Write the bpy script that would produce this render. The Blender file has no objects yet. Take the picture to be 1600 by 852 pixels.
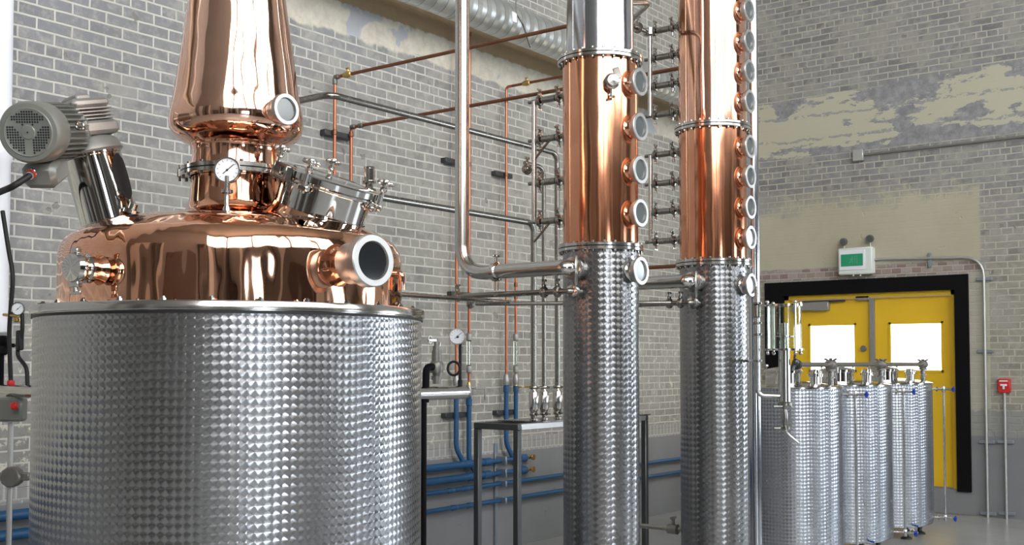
import bpy, math, random
from mathutils import Vector, Matrix
random.seed(7)
PI = math.pi
COL = bpy.context.scene.collection
SC = bpy.context.scene
V = Vector

# ------------------------------------------------------------------ camera
FOC = 1749.0; PITCH = math.radians(2.3); YAW = math.radians(37.25)
CAMZ = 1.61; HOR = 568.0; PY0 = HOR - FOC*math.tan(PITCH)
cam = bpy.data.cameras.new('camera'); cam_o = bpy.data.objects.new('camera', cam); COL.objects.link(cam_o)
cam_o.location = (0, 0, CAMZ)
cam_o.rotation_euler = (PI/2 + PITCH, 0, YAW)
cam.sensor_width = 36; cam.lens = 36*FOC/1600; cam.shift_y = (PY0-426)/1600
cam.clip_start = .05
SC.camera = cam_o
SC.view_settings.view_transform = 'Standard'; SC.view_settings.look = 'None'
SC.view_settings.gamma = 1; SC.view_settings.use_curve_mapping = False
SC.view_settings.exposure = 0.45

# ------------------------------------------------------------------ light levels
WIN_E = 6.0          # daylight in the panes
w = bpy.data.worlds.new('world'); SC.world = w; w.use_nodes = True
w.node_tree.nodes['Background'].inputs[0].default_value = (.75, .85, 1, 1)
w.node_tree.nodes['Background'].inputs[1].default_value = .6

F_ = V((-math.sin(YAW), math.cos(YAW), 0)); R_ = V((math.cos(YAW), math.sin(YAW), 0)); C_ = -F_; Z_ = V((0, 0, 1)); X_ = V((1, 0, 0)); Y_ = V((0, 1, 0))
EYE = V((0, 0, CAMZ))
def ray(px, py):
    fw = F_*math.cos(PITCH) + Z_*math.sin(PITCH); up = -F_*math.sin(PITCH) + Z_*math.cos(PITCH)
    return fw + R_*((px-800)/FOC) + up*((PY0-py)/FOC)
def onx(px, py, x): r = ray(px, py); return EYE + r*(x/r.x)
def ony(px, py, y): r = ray(px, py); return EYE + r*(y/r.y)
def ond(px, py, d): r = ray(px, py); return EYE + r*(d/r.dot(F_))
def zat(py, d): return ond(800, py, d).z
def zof(py, p): return zat(py, (V((p[0], p[1], 0))).dot(F_))

# ------------------------------------------------------------------ node helper
class S:
    def __init__(s, nt, k): s.nt = nt; s.k = k
    def m(s, op, b=None, c=None):
        n = s.nt.nodes.new('ShaderNodeMath'); n.operation = op
        for i, v in enumerate((s, b, c)):
            if v is None: continue
            if isinstance(v, S): s.nt.links.new(v.k, n.inputs[i])
            else: n.inputs[i].default_value = v
        return S(s.nt, n.outputs[0])
    def __add__(s, b): return s.m('ADD', b)
    def __sub__(s, b): return s.m('SUBTRACT', b)
    def __mul__(s, b): return s.m('MULTIPLY', b)
    def __truediv__(s, b): return s.m('DIVIDE', b)
    def lt(s, b): return s.m('LESS_THAN', b)
    def gt(s, b): return s.m('GREATER_THAN', b)
    def clamp01(s): return s.m('MAXIMUM', 0.0).m('MINIMUM', 1.0)
def sstep(x, a, b):
    n = x.nt.nodes.new('ShaderNodeMapRange'); n.interpolation_type = 'SMOOTHSTEP'
    x.nt.links.new(x.k, n.inputs[0]); n.inputs[1].default_value = a; n.inputs[2].default_value = b
    return S(x.nt, n.outputs[0])
def mixf(f, a, b):   # scalar mix
    return (a*(f*-1+1)) + (b*f) if isinstance(a, S) else (f*-1+1)*a + (b*f if isinstance(b, S) else f*b)
def mixc(nt, f, a, b):
    n = nt.nodes.new('ShaderNodeMix'); n.data_type = 'RGBA'
    if isinstance(f, S): nt.links.new(f.k, n.inputs[0])
    else: n.inputs[0].default_value = f
    for i, v in ((6, a), (7, b)):
        if isinstance(v, S): nt.links.new(v.k, n.inputs[i])
        else: n.inputs[i].default_value = (*v, 1)
    return S(nt, n.outputs[2])
def noise(nt, vec, scale, detail=4, rough=.55, off=0):
    n = nt.nodes.new('ShaderNodeTexNoise'); n.inputs['Scale'].default_value = scale
    n.inputs['Detail'].default_value = detail; n.inputs['Roughness'].default_value = rough
    if off:
        mp = nt.nodes.new('ShaderNodeMapping'); mp.inputs['Location'].default_value = (off, off*1.7, off*.6)
        nt.links.new(vec.k, mp.inputs[0]); nt.links.new(mp.outputs[0], n.inputs['Vector'])
    else: nt.links.new(vec.k, n.inputs['Vector'])
    return S(nt, n.outputs['Fac'])
def comb(nt, x, y, z):
    n = nt.nodes.new('ShaderNodeCombineXYZ')
    for i, v in enumerate((x, y, z)):
        if isinstance(v, S): nt.links.new(v.k, n.inputs[i])
        else: n.inputs[i].default_value = v
    return S(nt, n.outputs[0])
def newmat(name):
    m = bpy.data.materials.new(name); m.use_nodes = True
    return m, m.node_tree, m.node_tree.nodes['Principled BSDF']
def coords(nt, kind='Object'):
    if kind == 'World': n = nt.nodes.new('ShaderNodeNewGeometry'); return S(nt, n.outputs['Position'])
    n = nt.nodes.new('ShaderNodeTexCoord'); return S(nt, n.outputs[kind])
def sep(v):
    n = v.nt.nodes.new('ShaderNodeSeparateXYZ'); v.nt.links.new(v.k, n.inputs[0]); return [S(v.nt, n.outputs[i]) for i in range(3)]
def bump(nt, bs, h, strength, dist):
    b = nt.nodes.new('ShaderNodeBump'); b.inputs['Strength'].default_value = strength; b.inputs['Distance'].default_value = dist
    nt.links.new(h.k, b.inputs['Height']); nt.links.new(b.outputs[0], bs.inputs['Normal'])

def plain(name, col, rough=.5, metal=0.0, nz=0.0, nscale=20, bmp=0, bdist=.002, **kw):
    m, nt, bs = newmat(name)
    co = coords(nt)
    n = noise(nt, co, nscale, 3)
    a = tuple(max(0, c*(1-nz)) for c in col); b = tuple(min(1, c*(1+nz)) for c in col)
    c = mixc(nt, n, a, b); nt.links.new(c.k, bs.inputs['Base Color'])
    rr = n*(rough*.3) + rough*.85; nt.links.new(rr.k, bs.inputs['Roughness'])
    bs.inputs['Metallic'].default_value = metal
    if bmp: bump(nt, bs, noise(nt, co, kw.get('bscale', nscale), 2), bmp, bdist)
    if 'alpha' in kw: bs.inputs['Alpha'].default_value = kw['alpha']
    return m
def emit(name, col, e):
    m, nt, bs = newmat(name); bs.inputs['Base Color'].default_value = (.8, .8, .8, 1)
    bs.inputs['Emission Color'].default_value = (*col, 1); bs.inputs['Emission Strength'].default_value = e
    return m
def copper(name, col, rough, wob=.25, vscale=3.0):
    """hand polished copper sheet: faint vertical draw lines and slow ripples"""
    m, nt, bs = newmat(name); co = coords(nt)
    x, y, z = sep(co)
    n1 = noise(nt, comb(nt, x*9, y*9, z*2.2), 1.6, 3)
    n2 = noise(nt, co, 2.5, 4, .6, 3)
    c = mixc(nt, sstep(n2, .3, .75), col, (col[0]*.82, col[1]*.70, col[2]*.62))
    nt.links.new(c.k, bs.inputs['Base Color']); bs.inputs['Metallic'].default_value = 1
    r = n1*(rough*.8) + rough*.6; nt.links.new(r.k, bs.inputs['Roughness'])
    n3 = noise(nt, comb(nt, x*vscale, y*vscale, z*vscale*.35), 1.3, 2, .5, 5)
    bump(nt, bs, n3, wob, .02)
    return m
def swirl(name, su, sv, rho, n_around, base=(.60, .61, .63), rough=.26, aniso=.75, k=.10):
    """engine-turned stainless: overlapping stamped discs of concentric brush marks"""
    m, nt, bs = newmat(name); co = coords(nt); x, y, z = sep(co)
    phi = y.m('ARCTAN2', x)
    u = phi*(n_around/(2*PI)) + 1000.0; v = z/sv + 10.0
    fu = u.m('FRACT'); fv = v.m('FRACT')
    def inside(cu, cv):
        dx = (fu-cu)*su; dy = (fv-cv)*sv
        return (dx*dx + dy*dy).lt(rho*rho)
    m11 = inside(1, 1); m01 = inside(0, 1); m10 = inside(1, 0)
    # the topmost stamp wins
    cu = m11 + (m11*-1+1)*((m01*-1+1)*m10)
    cv = m11 + (m11*-1+1)*m01
    dx = (fu-cu)*su; dy = (fv-cv)*sv
    L = (dx*dx+dy*dy).m('SQRT')+1e-5; ex = dx/L; ez = dy/L
    rr = (x*x+y*y).m('SQRT')+1e-5; ux = y/rr*-1; uy = x/rr
    T = comb(nt, ux*(ez*-1), uy*(ez*-1), ex)
    nt.links.new(T.k, bs.inputs['Tangent'])
    # each stamp is very slightly dished and its scratches lean: tilt of the surface
    jit = noise(nt, comb(nt, (u-.5+cu-.5).m('ROUND')*7.3, (v-.5+cv-.5).m('ROUND')*5.1, 0), 1, 0)
    tu = (ex*ez*2 + ex*.5)*k; tv = (ex*ex-ez*ez + ez*.4)*k + (jit-.5)*(k*.8)
    N = comb(nt, uy + ux*tu, ux*-1 + uy*tu, tv)
    nn = nt.nodes.new('ShaderNodeVectorMath'); nn.operation = 'NORMALIZE'; nt.links.new(N.k, nn.inputs[0]); nt.links.new(nn.outputs[0], bs.inputs['Normal'])
    bs.inputs['Anisotropic'].default_value = aniso; bs.inputs['Metallic'].default_value = 1
    edge = noise(nt, co, 6, 3)
    c = mixc(nt, edge*.5+jit*.3, tuple(b*.86 for b in base), tuple(min(1, b*1.12) for b in base))
    nt.links.new(c.k, bs.inputs['Base Color'])
    r = edge*.08 + (rough-.04); nt.links.new(r.k, bs.inputs['Roughness'])
    return m
def brushed(name, base, rough, aniso=0.0, bmp=.05, nz=.08):
    m, nt, bs = newmat(name); co = coords(nt); n = noise(nt, co, 14, 3)
    c = mixc(nt, n, tuple(b*(1-nz) for b in base), tuple(min(1, b*(1+nz)) for b in base)); nt.links.new(c.k, bs.inputs['Base Color'])
    bs.inputs['Metallic'].default_value = 1; r = n*(rough*.5)+rough*.75; nt.links.new(r.k, bs.inputs['Roughness'])
    if bmp: bump(nt, bs, noise(nt, co, 5, 1), bmp, .01)
    return m
def spiral_mat():
    m, nt, bs = newmat('galvanised_spiral'); co = coords(nt); x, y, z = sep(co)
    phi = z.m('ARCTAN2', x)/(2*PI)
    s = (y/.115 + phi).m('FRACT'); rib = (s-.5).m('ABSOLUTE').gt(.46)
    c = mixc(nt, rib, (.62, .64, .63), (.36, .37, .36)); nt.links.new(c.k, bs.inputs['Base Color'])
    bs.inputs['Metallic'].default_value = .85; bs.inputs['Roughness'].default_value = .38
    bump(nt, bs, (s-.5).m('ABSOLUTE')*2, .5, .01)
    return m
def brick_mat(name, axis):
    m, nt, bs = newmat(name); P = coords(nt, 'World'); x, y, z = sep(P)
    u = y if axis == 'y' else x
    uv = comb(nt, u+40, z+.0, 0)
    wob = noise(nt, P, 6, 2)
    uv2 = comb(nt, u+40+wob*.012, z+wob*.010, 0)
    def bricktex(w_, h_, mort, sq, fr, uvv):
        b = nt.nodes.new('ShaderNodeTexBrick'); b.inputs['Scale'].default_value = 1
        b.inputs['Mortar Size'].default_value = mort; b.inputs['Mortar Smooth'].default_value = .3; b.inputs['Bias'].default_value = 0
        b.inputs['Brick Width'].default_value = w_; b.inputs['Row Height'].default_value = h_
        b.offset = .5; b.squash = sq; b.squash_frequency = fr
        b.inputs['Color1'].default_value = (0, 0, 0, 1); b.inputs['Color2'].default_value = (1, 1, 1, 1); b.inputs['Mortar'].default_value = (.5, .5, .5, 1)
        nt.links.new(uvv.k, b.inputs['Vector'])
        return S(nt, b.outputs['Fac']), sep(S(nt, b.outputs['Color']))[0]
    mort, tone = bricktex(.222, .0705, .0075, .5, 6, uv2)
    nA = noise(nt, P, .9, 5, .6); nB = noise(nt, P, 3.2, 6, .65, 4); nC = noise(nt, P, 11, 6, .7, 9); nD = noise(nt, P, 28, 4, .7, 2)
    if axis == 'y':
        warm, cool, dark, mcol = (.29, .285, .255), (.205, .212, .232), (.13, .132, .135), (.52, .51, .48)
        # the paint turns cooler towards the upper near end of the wall
        tc = sstep((u*-1)*.30 + z*.45 + nA*1.6, -.2, 1.5)
    else:
        warm, cool, dark, mcol = (.305, .29, .235), (.235, .24, .245), (.10, .10, .105), (.46, .44, .375)
        tc = sstep(z*.5 + nA*1.2 - 1.6, .0, 1.0)
    bc = mixc(nt, tc, warm, cool)
    bc = mixc(nt, sstep(tone+nC*.5, .75, 1.6)*.8, bc, dark)
    bc = mixc(nt, sstep(nC, .46, .72)*.55, bc, (.47, .46, .425))
    bc = mixc(nt, sstep(noise(nt, P, 4.5, 6, .7, 31), .52, .66)*.45, bc, (.15, .15, .155))
    # thick paint runs over some bricks and hides the joints
    thick = sstep(nB, .50, .60)*(.55 if axis == 'y' else .85)
    mort_f = mort*(thick*-.75+1)
    col = mixc(nt, thick*.7, bc, (.39, .385, .345) if axis == 'y' else (.34, .335, .30))
    col = mixc(nt, mort_f, col, mcol)
    # chips
    chip = sstep(noise(nt, P, 6.0, 3, .5, 17), .69, .71)
    col = mixc(nt, chip*.75, col, (.20, .19, .175))
    flat = None
    if axis == 'y':
        low_noise = (nB-.5)*.16
        pl = sstep(z+low_noise, 4.05, 4.08)*(sstep(z, 4.80, 4.82)*-1+1)
        plc = mixc(nt, sstep(nC, .35, .65), (.60, .575, .49), (.50, .47, .40))
        plc = mixc(nt, sstep(noise(nt, P, 2.3, 3, .6, 21), .58, .62)*.8, plc, (.33, .36, .42))
        col = mixc(nt, pl, col, plc)
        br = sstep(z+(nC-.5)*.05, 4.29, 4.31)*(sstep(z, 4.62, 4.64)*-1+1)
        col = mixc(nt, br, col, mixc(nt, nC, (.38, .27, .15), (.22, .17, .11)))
        flat = (pl+br).clamp01()
        # creamy bare patches at the near end, low down
        cr = sstep(nC + sstep((u*-1)+z*-.6, -4.6, -3.4)*.14, .60, .64)*sstep(z*-1, -2.1, -1.9)*.8
        col = mixc(nt, cr, col, (.62, .60, .49))
    else:
        # old roof-line band of dark render with cream patches
        zz = z + (nB-.5)*.10
        band = sstep(zz, 4.00, 4.04)*(sstep(zz+(u+2.8)*-.02, 4.74, 4.77)*-1+1)
        bcol = mixc(nt, sstep(nC, .35, .7), (.20, .205, .22), (.33, .33, .345))
        hole = noise(nt, comb(nt, u*.8, 3.0, z*2.0), 1.7, 6, .66, 6)
        cream = sstep(hole + (sstep(z, 4.05, 4.2)*(sstep(z, 4.45, 4.66)*-1+1))*.13, .535, .555)
        seam = (((z*3.6 + nB*.7).m('FRACT')-.5).m('ABSOLUTE')).lt(.05)
        cream = cream*(seam*sstep(nC, .42, .5)*-.85+1)
        bcol = mixc(nt, cream, bcol, (.47, .455, .355))
        col = mixc(nt, band, col, bcol)
        # rendered panel over the door
        pan = sstep(z+(nB-.5)*.06, 2.70, 2.72)*(sstep(z+(nB-.5)*1.0+(nC-.5)*.4, 3.35, 3.6)*-1+1)*(sstep(u+(nC-.5)*.1, -3.22, -3.18)*-1+1)
        pcol = mixc(nt, sstep(nA+nC*.3, .4, .9), (.40, .375, .275), (.46, .44, .34))
        col = mixc(nt, pan, col, pcol)
        # bare red-brown bricks of the door head
        hd = (z.gt(2.575))*(z.lt(2.70))*(u.gt(-5.72))*(u.lt(-3.2))
        m2, t2 = bricktex(.11, .0635, .006, 1, 2, uv2)
        hcol = mixc(nt, sstep(t2+nC, .5, 1.5), (.24, .17, .15), (.36, .31, .28)); hcol = mixc(nt, m2*.8, hcol, (.42, .40, .36))
        col = mixc(nt, hd, col, hcol)
        flat = (band+pan).clamp01()
        jamb = (u.gt(-3.34))*(u.lt(-3.12))*z.lt(2.58)
        col = mixc(nt, jamb*.8, col, (.44, .42, .35))
    # soldier course and painted plinth
    m3, t3 = bricktex(.0705, .30, .007, 1, 2, comb(nt, u+40, z+.35+.0, 0))
    sol = (z.gt(.83))*(z.lt(.955))
    if axis == 'y':
        scol = mixc(nt, t3*.5+nC*.4, (.33, .33, .32), (.27, .265, .255)); scol = mixc(nt, m3, scol, (.45, .45, .43))
        col = mixc(nt, sol, col, scol)
        gl = sstep(z+(nC-.5)*.02, .825, .835)*-1+1
    else:
        gp = (sstep(z+(nC-.5)*.12, 1.10, 1.14)*-1+1)
        col = mixc(nt, gp*.75, col, (.24, .25, .245))
        gl = sstep(z+(nC-.5)*.02, .84, .85)*-1+1
    gcol = mixc(nt, nB, (.175, .18, .195), (.225, .23, .24))
    col = mixc(nt, gl, col, gcol)
    nt.links.new(col.k, bs.inputs['Base Color'])
    bs.inputs['Roughness'].default_value = .62
    fl = (flat*.9 + gl*.95 + chip*0).clamp01()
    h = (mort_f*-1)*(fl*-1+1) + nD*.25 + nC*.25 + chip*-.9
    bump(nt, bs, h, .7, .007)
    return m
def floor_mat():
    m, nt, bs = newmat('sealed_concrete'); P = coords(nt, 'World')
    a = noise(nt, P, 1.2, 6, .6); b = noise(nt, P, 30, 5, .7, 3)
    c = mixc(nt, a, (.30, .31, .315), (.38, .385, .38)); c = mixc(nt, sstep(b, .6, .8)*.3, c, (.24, .25, .25))
    nt.links.new(c.k, bs.inputs['Base Color']); r = a*.15+.16; nt.links.new(r.k, bs.inputs['Roughness'])
    bump(nt, bs, b, .04, .003); return m
def glassm(name, tint=(.95, .98, .97), rough=.02, thin=False):
    m, nt, bs = newmat(name)
    bs.inputs['Base Color'].default_value = (*tint, 1); bs.inputs['Roughness'].default_value = rough
    bs.inputs['Transmission Weight'].default_value = 1; bs.inputs['IOR'].default_value = 1.12 if thin else 1.45
    return m

M = {}
M['copper'] = copper('polished_copper', (.95, .55, .38), .05, .55, 5.0)
M['copper_column'] = copper('column_copper', (.80, .40, .25), .12, .35, 4.0)
M['copper_pipe'] = plain('copper_tube', (.50, .185, .105), .34, 1.0, .25, 9)
M['copper_dull'] = plain('aged_copper_tube', (.27, .12, .07), .45, .9, .35, 12)
M['swirl_pot'] = swirl('swirled_steel_kettle', .0265, .0273, .0205, 161, (.37, .375, .39))
M['swirl_col'] = swirl('swirled_steel_column', .0255, .0273, .0205, 41, (.29, .29, .295), k=.085)
M['swirl_tank'] = swirl('swirled_steel_tank', .0265, .0273, .0205, 89, (.50, .53, .58))
M['steel'] = brushed('polished_steel', (.56, .55, .53), .16, bmp=0)
M['steel_dark'] = brushed('worn_steel', (.30, .29, .265), .26, bmp=0)
M['steel_col'] = brushed('smooth_column_steel', (.55, .57, .62), .14, bmp=.08)
M['ring_steel'] = brushed('satin_ring_steel', (.55, .55, .54), .38, bmp=0)
M['steel_mirror'] = brushed('mirror_steel', (.60, .59, .57), .05, bmp=.1)
M['galv'] = plain('galvanised_conduit', (.55, .56, .55), .42, .8, .1)
M['spiral'] = spiral_mat()
M['grey_paint'] = plain('grey_motor_enamel', (.17, .178, .162), .32, .1, .08, 8)
M['alu_cast'] = plain('cast_aluminium', (.36, .36, .35), .45, .7, .12, 30, .15)
M['black'] = plain('black_rubber', (.015, .015, .016), .5, 0, .2)
M['black_paint'] = plain('black_gloss_paint', (.004, .004, .005), .6, 0, .2)
M['black_paint'].node_tree.nodes['Principled BSDF'].inputs['Specular IOR Level'].default_value = .12
M['black'].node_tree.nodes['Principled BSDF'].inputs['Specular IOR Level'].default_value = .3
M['white'] = plain('white_enamel', (.78, .80, .86), .35, 0, .03, 3)
M['dial'] = plain('dial_face', (.80, .84, .90), .35, 0, .02)
M['blue'] = plain('blue_pipe_paint', (.012, .075, .185), .38, 0, .2, 10)
M['handle_blue'] = plain('blue_handle', (.01, .04, .35), .35, 0, .1)
M['brass'] = plain('brass', (.55, .38, .14), .3, 1, .15)
M['red'] = plain('red_plastic', (.55, .02, .02), .4, 0, .1)
M['frame'] = plain('dark_steel_tube', (.085, .09, .092), .38, .8, .2, 7)
M['strut'] = plain('zinc_strut', (.30, .34, .38), .45, .7, .15)
M['yellow'] = plain('yellow_door_paint', (.76, .48, .018), .34, 0, .04, 3)
M['gunmetal'] = plain('gunmetal_casting', (.22, .215, .20), .42, .7, .2, 25, .2)
M['glass'] = glassm('clear_glass'); M['glass_thin'] = glassm('thin_clear_tube', (.86, .92, .86), .03)
M['dark_glass'] = plain('dark_sight_glass', (.012, .014, .016), .06, 0, .1)
M['grey_glass'] = plain('grey_sight_glass', (.10, .115, .12), .08, .2, .2, 10)
M['green_sign'] = plain('green_sign_film', (.02, .30, .15), .35, 0, .03)
M['sign_figure'] = plain('sign_figure_green', (.10, .42, .27), .35, 0, .02)
M['plastic_white'] = plain('white_plastic', (.70, .74, .72), .4, 0, .02)
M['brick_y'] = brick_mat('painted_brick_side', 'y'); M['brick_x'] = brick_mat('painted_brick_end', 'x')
M['floor'] = floor_mat()
M['pane'] = emit('daylit_pane', (1.0, .99, .97), WIN_E); M['pane_low'] = emit('daylit_low_pane', (.82, .91, 1.0), WIN_E*1.5)
M['pane_door'] = emit('daylit_door_pane', (.95, 1.0, .98), 4.0)
M['ceiling'] = plain('ceiling_boards', (.20, .18, .15), .7, 0, .15, 1)
M['plaster'] = plain('grey_render', (.17, .165, .155), .8, 0, .15, 1.5)
M['plaster_light'] = plain('pale_render', (.42, .41, .38), .8, 0, .1, 1.5)
M['dark_wood'] = plain('dark_timber', (.05, .035, .025), .5, 0, .3)

# ------------------------------------------------------------------ mesh builder
def frame_of(ax):
    ax = V(ax).normalized(); h = Z_ if abs(ax.z) < .9 else X_
    a = h.cross(ax).normalized(); b = ax.cross(a).normalized(); return a, b, ax
class MB:
    def __init__(s): s.v = []; s.f = []
    def add(s, vs, fs):
        n = len(s.v); s.v += [V(x) for x in vs]; s.f += [tuple(i+n for i in f) for f in fs]; return s
    def box(s, c, size, ax=None, bev=0.0):
        """box centred at c, half axes from the three unit vectors in ax"""
        ux, uy, uz = ax if ax else (X_, Y_, Z_); c = V(c); hx, hy, hz = [q/2 for q in size]
        b = min(bev, hx*.9, hy*.9, hz*.9)
        if b <= 0:
            vs = [c+ux*(hx*i)+uy*(hy*j)+uz*(hz*k) for k in (-1, 1) for j in (-1, 1) for i in (-1, 1)]
            return s.add(vs, [(0, 2, 3, 1), (4, 5, 7, 6), (0, 1, 5, 4), (2, 6, 7, 3), (0, 4, 6, 2), (1, 3, 7, 5)])
        out = [(-hx+b, -hy), (hx-b, -hy), (hx, -hy+b), (hx, hy-b), (hx-b, hy), (-hx+b, hy), (-hx, hy-b), (-hx, -hy+b)]
        rings = []
        for z, k in ((-hz, 1), (-hz+b, 0), (hz-b, 0), (hz, 1)):
            ring = []
            for (x, y) in out:
                xx = x - (b*(1 if x > 0 else -1) if k and abs(x) > hx-b*1.01 and abs(x) > abs(hx-b)+1e-9 else 0)
                yy = y - (b*(1 if y > 0 else -1) if k and abs(y) > abs(hy-b)+1e-9 else 0)
                ring.append(c+ux*xx+uy*yy+uz*z)
            rings.append(ring)
        vs = [p for r in rings for p in r]; fs = []
        for r in range(3):
            for i in range(8): j = (i+1) % 8; fs.append((r*8+i, r*8+j, r*8+8+j, r*8+8+i))
        fs.append(tuple(reversed(range(8)))); fs.append(tuple(24+i for i in range(8)))
        return s.add(vs, fs)
    def lathe(s, prof, p0=(0, 0, 0), ax=(0, 0, 1), n=32, cap=True):
        """prof: (radius, distance along the axis)"""
        a, b, c = frame_of(ax); p0 = V(p0); vs = []; fs = []
        for r, t in prof:
            for i in range(n):
                q = 2*PI*i/n; vs.append(p0 + c*t + (a*math.cos(q)+b*math.sin(q))*max(r, 1e-5))
        for k in range(len(prof)-1):
            for i in range(n): j = (i+1) % n; fs.append((k*n+i, k*n+j, (k+1)*n+j, (k+1)*n+i))
        if cap:
            if prof[0][0] > 1e-4: fs.append(tuple(reversed(range(n))))
            if prof[-1][0] > 1e-4: fs.append(tuple((len(prof)-1)*n+i for i in range(n)))
        return s.add(vs, fs)
    def cyl(s, p0, p1, r, r1=None, n=20):
        p0 = V(p0); p1 = V(p1); L = (p1-p0).length; r1 = r if r1 is None else r1
        return s.lathe([(r, 0), (r1, L)], p0, p1-p0, n)
    def disc(s, p0, ax, r, t, n=28, ch=.12):
        c = min(t, r)*ch; return s.lathe([(r-c, 0), (r, c), (r, t-c), (r-c, t)], p0, ax, n)
    def ring(s, p0, ax, ro, ri, t, n=36):
        return s.lathe([(ri, 0), (ro, 0), (ro, t), (ri, t), (ri, 0)], p0, ax, n, cap=False)
    def tube(s, pts, r, bend=0.0, n=14, nb=6, closed=False):
        pts = [V(p) for p in pts]
        if bend > 0 and len(pts) > 2:
            out = [pts[0]]
            for i in range(1, len(pts)-1):
                p = pts[i]; d0 = (pts[i-1]-p); d1 = (pts[i+1]-p); l = min(bend, d0.length*.49, d1.length*.49)
                a = p+d0.normalized()*l; b = p+d1.normalized()*l
                for k in range(nb+1):
                    t = k/nb; out.append(a*(1-t)**2 + p*2*t*(1-t)*.93 + (a+b)*.5*2*t*(1-t)*.07 + b*t**2)
            out.append(pts[-1]); pts = out
        vs = []; fs = []; m = len(pts); A = None
        for i, p in enumerate(pts):
            if closed: t = (pts[(i+1) % m]-pts[i-1]).normalized()
            else: t = (pts[min(i+1, m-1)]-pts[max(i-1, 0)]).normalized()
            if A is None: A = frame_of(t)[0]
            A = (A - t*A.dot(t)).normalized(); B = t.cross(A)
            for k in range(n): q = 2*PI*k/n; vs.append(p+(A*math.cos(q)+B*math.sin(q))*r)
        for i in range(m if closed else m-1):
            i2 = (i+1) % m
            for k in range(n): k2 = (k+1) % n; fs.append((i*n+k, i*n+k2, i2*n+k2, i2*n+k))
        if not closed: fs.append(tuple(reversed(range(n)))); fs.append(tuple((m-1)*n+k for k in range(n)))
        return s.add(vs, fs)
    def sphere(s, c, r, n=14, sq=1.0):
        return s.lathe([(math.sin(PI*k/n)*r, -math.cos(PI*k/n)*r*sq) for k in range(n+1)], c, (0, 0, 1), n*2, cap=False)
    def build(s, name, mat, parent=None, smooth=True, origin=None):
        me = bpy.data.meshes.new(name); o = bpy.data.objects.new(name, me); COL.objects.link(o)
        if parent is not None: o.parent = parent; org = world_loc(parent)
        elif origin is not None: org = V(origin); o.location = org
        else:
            xs = [v.x for v in s.v]; ys = [v.y for v in s.v]; zs = [v.z for v in s.v]
            org = V(((min(xs)+max(xs))/2, (min(ys)+max(ys))/2, min(zs))); o.location = org
        me.from_pydata([v-org for v in s.v], [], s.f); me.validate()
        me.materials.append(M[mat] if isinstance(mat, str) else mat)
        if smooth:
            me.polygons.foreach_set('use_smooth', [True]*len(me.polygons)); me.set_sharp_from_angle(angle=math.radians(38))
        me.update(); return o
def world_loc(o):
    p = V((0, 0, 0))
    while o: p += o.location; o = o.parent
    return p
def tag(o, label, cat, group=None, kind=None):
    if label: o['label'] = label
    if cat: o['category'] = cat
    if group: o['group'] = group
    if kind: o['kind'] = kind
    return o
def thing(name, loc, label, cat, group=None):
    o = bpy.data.objects.new(name, None); COL.objects.link(o); o.location = loc; o.empty_display_size = .1
    return tag(o, label, cat, group)
def struct(name, mb, mat, smooth=False):
    o = mb.build(name, mat, None, smooth, origin=(0, 0, 0)); o['kind'] = 'structure'; return o

# ================================================================== ROOM
WX = -6.0; EY = 12.4; RX = 6.5; BY = -6.0; H = 12.6
struct('floor', MB().box(((WX+RX)/2, (BY+EY)/2, -.1), (RX-WX+.6, EY-BY+.6, .2)), 'floor')
struct('ceiling', MB().box(((WX+RX)/2, (BY+EY)/2, H+.1), (RX-WX+.6, EY-BY+.6, .2)), 'ceiling')
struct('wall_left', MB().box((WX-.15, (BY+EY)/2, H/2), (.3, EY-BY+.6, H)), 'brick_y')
# door opening in the end wall
DX0, DX1 = -5.64, -3.326; DZ0, DZ1 = .27, 2.56
eb = MB()
def wbox(mb, x0, x1, y0, y1, z0, z1): return mb.box(((x0+x1)/2, (y0+y1)/2, (z0+z1)/2), (x1-x0, y1-y0, z1-z0))
EW = (1.0, 4.2, .9, 3.3)   # window opening right of the picture in the end wall
wbox(eb, WX, DX0, EY, EY+.3, 0, DZ1); wbox(eb, DX1, EW[0], EY, EY+.3, 0, DZ1); wbox(eb, DX0, DX1, EY, EY+.3, 0, DZ0)
wbox(eb, WX, EW[0], EY, EY+.3, DZ1, H); wbox(eb, EW[1], RX, EY, EY+.3, 0, H); wbox(eb, EW[0], EW[1], EY, EY+.3, 0, EW[2]); wbox(eb, EW[0], EW[1], EY, EY+.3, EW[3], H)
struct('wall_end', eb, 'brick_x')
struct('trim_1', wbox(MB(), WX+.05, -3.05, EY-.02, EY, 0, .015), 'plaster')

def window(name, plane, c, a0, a1, z0, z1, nx, nz):
    """daylit window with muntins; plane 'x' or 'y' at coordinate c facing the room"""
    e = bpy.data.objects.new(name, None); COL.objects.link(e); e['kind'] = 'structure'
    def bx(mb, p0, p1, q0, q1, dep0, dep1):
        if plane == 'x': return wbox(mb, min(dep0, dep1), max(dep0, dep1), p0, p1, q0, q1)
        return wbox(mb, p0, p1, min(dep0, dep1), max(dep0, dep1), q0, q1)
    sg = -1 if (plane == 'x' or c > 0) else 1
    e.location = (c, (a0+a1)/2, z0) if plane == 'x' else ((a0+a1)/2, c, z0)
    pane = bx(MB(), a0, a1, z0, z1, c+.12*-sg, c+.15*-sg).build('pane', 'pane' if z0 > 4 else 'pane_low', e, False)
    fr = MB(); t = .05
    for q in range(nx+1):
        x = a0+(a1-a0)*q/nx; bx(fr, x-t/2, x+t/2, z0, z1, c+.04*-sg, c+.11*-sg)
    for q in range(nz+1):
        z = z0+(z1-z0)*q/nz; bx(fr, a0, a1, z-t/2, z+t/2, c+.04*-sg, c+.11*-sg)
    fr.build('window_frame', 'dark_wood', e, False)
    return e
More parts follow.
